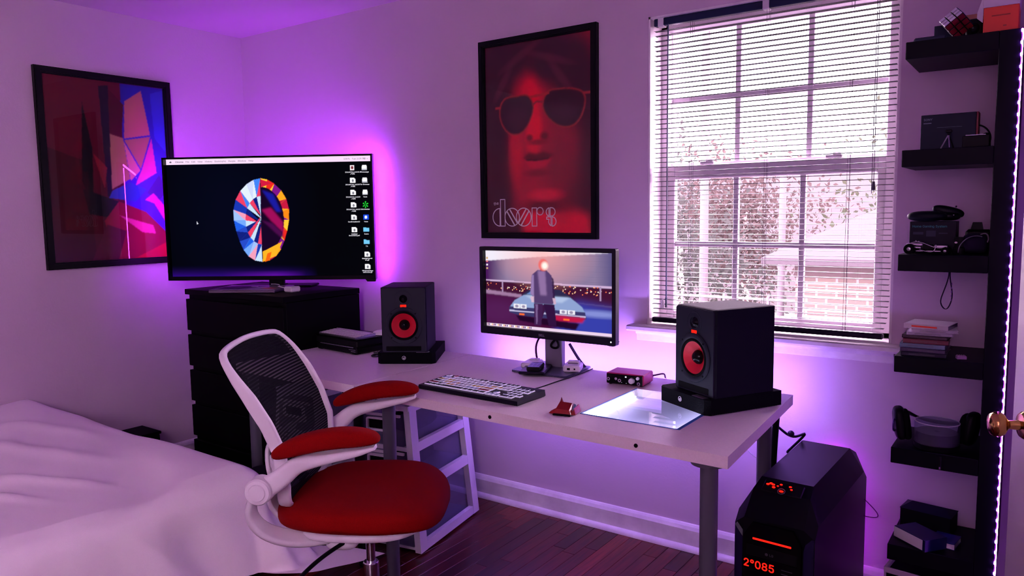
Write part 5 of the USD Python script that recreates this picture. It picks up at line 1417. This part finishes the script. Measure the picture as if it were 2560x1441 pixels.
# sixth board: books and boxes
q = thing('box', 'dark blue box with a white edge label on the sixth board', 'box', (-.296, 2.618, STOP[5]), -38)
obj('carton', bx(-.062, .062, -.042, .042, e_, .038, .001), M('dark_blue_card', (16, 26, 80), 0.5), q)
obj('side_label', bx(-.062, .052, -.0428, -.042, .004, .036, 0), CARDW, q, label='white edge label')
q = thing('box', 'black folded carton behind the blue box on the sixth board', 'box', (-.290, 2.766, STOP[5]), -8)
obj('carton', bx(-.075, .075, -.044, .044, e_, .062, .001), M('black_card', (12, 12, 22), 0.6), q)
obj('lid', hull([(-.077, -.046, .062), (.077, -.046, .062), (.077, .046, .062), (-.077, .046, .062), (-.05, .0, .078), (.05, .0, .078)]), M('black_card_2', (18, 20, 44), 0.5), q)
q = thing('book', 'thin book with a pale page edge on the sixth board', 'book', (-.228, 2.655, STOP[5]), -8)
obj('cover', [bx(-.034, .034, -.04, .04, e_, .002, .0004), bx(-.034, .034, -.04, .04, .018, .020, .0004)], M('blue_cover', (18, 34, 110), 0.45), q)
obj('pages', bx(-.033, .033, -.0395, .039, .0022, .0178, .0003), CARDW, q)
# floor below the shelf
q = thing('storage_box', 'black box with a pale rim on the floor below the shelf', 'box', (-.26, 2.655, 0), -6)
obj('carton', bx(-.115, .13, -.10, .13, .0, .225, .003), M('black_board', (8, 8, 14), 0.5), q)
obj('rim', [bx(-.118, .132, -.103, -.097, .222, .240, .001), bx(-.118, -.110, -.10, .13, .05, .240, .001)], M('pale_board_edge', (176, 150, 180), 0.6), q)
obj('print', [bx(.0 + k * .006, .003 + k * .006, -.1006, -.10, .175, .195, 0) for k in range(6)], M('print_shadow', (40, 38, 48), 0.5), q)

# ================================================================== OUTSIDE
GZ = -3.2
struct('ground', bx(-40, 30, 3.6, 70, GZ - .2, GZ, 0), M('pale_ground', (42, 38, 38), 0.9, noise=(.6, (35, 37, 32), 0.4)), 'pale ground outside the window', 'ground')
BRICKM = usdkit.material(stage, '/World/Looks/tan_brick', {
    'tc': ('texture_coordinate', {}), 'mp': ('mapping', {'rotation': (PI / 2, 0, 0)}), 'sx': ('separate_xyz', {}), 'cx': ('combine_xyz', {}),
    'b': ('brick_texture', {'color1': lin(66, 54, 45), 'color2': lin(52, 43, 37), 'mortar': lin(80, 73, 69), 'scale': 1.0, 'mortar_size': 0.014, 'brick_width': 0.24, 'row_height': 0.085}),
    'p': ('principled_bsdf', {'roughness': 0.9})},
    [('tc.object', 'sx.vector'), ('sx.x', 'cx.x'), ('sx.z', 'cx.y'), ('cx.vector', 'b.vector'), ('b.color', 'p.base_color')], surface='p.BSDF')
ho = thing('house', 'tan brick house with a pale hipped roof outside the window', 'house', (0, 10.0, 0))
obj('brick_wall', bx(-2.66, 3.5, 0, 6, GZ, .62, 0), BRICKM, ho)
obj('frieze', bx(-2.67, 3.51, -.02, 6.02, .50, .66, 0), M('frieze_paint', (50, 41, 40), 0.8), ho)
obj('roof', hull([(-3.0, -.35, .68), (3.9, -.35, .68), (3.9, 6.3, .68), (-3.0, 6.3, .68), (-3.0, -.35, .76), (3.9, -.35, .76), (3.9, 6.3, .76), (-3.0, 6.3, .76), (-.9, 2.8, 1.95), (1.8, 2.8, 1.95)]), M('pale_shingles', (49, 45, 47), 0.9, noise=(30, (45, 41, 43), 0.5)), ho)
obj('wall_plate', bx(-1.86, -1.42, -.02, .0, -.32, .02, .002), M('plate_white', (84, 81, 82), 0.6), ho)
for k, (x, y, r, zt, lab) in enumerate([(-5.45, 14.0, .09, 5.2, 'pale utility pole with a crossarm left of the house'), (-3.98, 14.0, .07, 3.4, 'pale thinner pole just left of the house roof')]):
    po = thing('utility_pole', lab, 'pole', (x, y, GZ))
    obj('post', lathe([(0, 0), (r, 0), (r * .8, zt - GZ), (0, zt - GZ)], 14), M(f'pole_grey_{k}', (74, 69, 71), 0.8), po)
    if k == 0:
        obj('crossarm', bx(-.7, .7, -.06, .06, zt - GZ - .5, zt - GZ - .38, .01), M('crossarm_grey', (62, 58, 61), 0.8), po)
fe = thing('fence', 'pale pipe rail fence in the yard beyond the window', 'fence', (0, 12.0, GZ))
for k in range(7):
    obj('post', cyl((-7.2 + k * .72, 0, 0), (-7.2 + k * .72, 0, 3.2), .025, 8), M(f'fence_grey_{k}', (76, 72, 76), 0.7) if k == 0 else '/World/Looks/fence_grey_0', fe)
for z in (2.35, 2.75, 3.15):
    obj('rail', cyl((-7.2, 0, z), (-2.88, 0, z), .018, 8), '/World/Looks/fence_grey_0', fe)


def leafmat(name, c1, c2):
    return usdkit.material(stage, '/World/Looks/' + name, {
        'g': ('geometry', {}), 'r': ('rgb_ramp', {'ramp': [(0.0, lin(*c1)), (1.0, lin(*c2))]}), 'd': ('diffuse_bsdf', {}), 't': ('translucent_bsdf', {}), 'm': ('mix_closure', {'fac': 0.35})},
        [('g.random_per_island', 'r.fac'), ('r.color', 'd.color'), ('r.color', 't.color'), ('d.BSDF', 'm.closure1'), ('t.BSDF', 'm.closure2')], surface='m.closure')


LM = [leafmat('leaf_olive', (50, 54, 42), (78, 78, 62)), leafmat('leaf_rose', (62, 54, 51), (84, 77, 70)), leafmat('leaf_grey', (50, 52, 48), (76, 76, 68))]


def tree(x, y, h, r, n, mt, lab, seed):
    g = np.random.default_rng(seed)
    t = thing('tree', lab, 'tree', (x, y, GZ))
    nb = 26
    cs = g.normal(size=(nb, 3)); cs /= np.linalg.norm(cs, axis=1, keepdims=True)
    cs = cs * (g.random((nb, 1)) ** .4) * [r * .8, r * .8, h * .36] + [0, 0, h * .60]
    n = int(n * 3.4)
    c_ = cs[g.integers(0, nb, n)] + g.normal(size=(n, 3)) * r * .23
    a = g.normal(size=(n, 3)); a /= np.linalg.norm(a, axis=1, keepdims=True)
    b = np.cross(a, g.normal(size=(n, 3))); b /= np.linalg.norm(b, axis=1, keepdims=True)
    s_ = (.045 + .055 * g.random((n, 1))) * r / 2.2
    V = np.stack([c_ - a * s_, c_ + b * s_ * .5, c_ + a * s_, c_ - b * s_ * .5], 1).reshape(-1, 3)
    F = np.arange(4 * n).reshape(n, 4)
    obj('trunk', tube([(0, 0, 0), (.05, 0, h * .3), (0, .05, h * .7)], [.16, .12, .05], 10), M(f'bark_{seed}', (150, 130, 122), 0.9), t)
    obj('foliage', (V, F), mt, t, kind='stuff')


tree(-12.6, 19, 5.6, 2.3, 1300, LM[0], 'olive green tree at the far left beyond the yard', 1)
tree(-8.0, 24, 6.4, 2.7, 1500, LM[1], 'rosy leaved tree behind the taller pole', 2)
tree(-7.3, 17.2, 5.3, 2.1, 1200, LM[2], 'grey green tree between the two poles', 3)
tree(-2.4, 21, 6.4, 2.7, 1400, LM[0], 'olive tree behind the house roof', 4)
tree(-13.5, 29, 7.2, 3.2, 1500, LM[2], 'hazy grey green tree farthest away', 5)
struct('hill', (np.array([[-60, 34, GZ], [40, 34, GZ], [40, 70, 5.0], [-60, 70, 5.0], [40, 110, 7.0], [-60, 110, 7.0]]), np.array([[0, 1, 2, 3], [3, 2, 4, 5]])), M('hazy_hill', (35, 31, 31), 0.95, noise=(.25, (29, 30, 26), 0.5)), 'pale wooded slope behind the trees', 'hill')
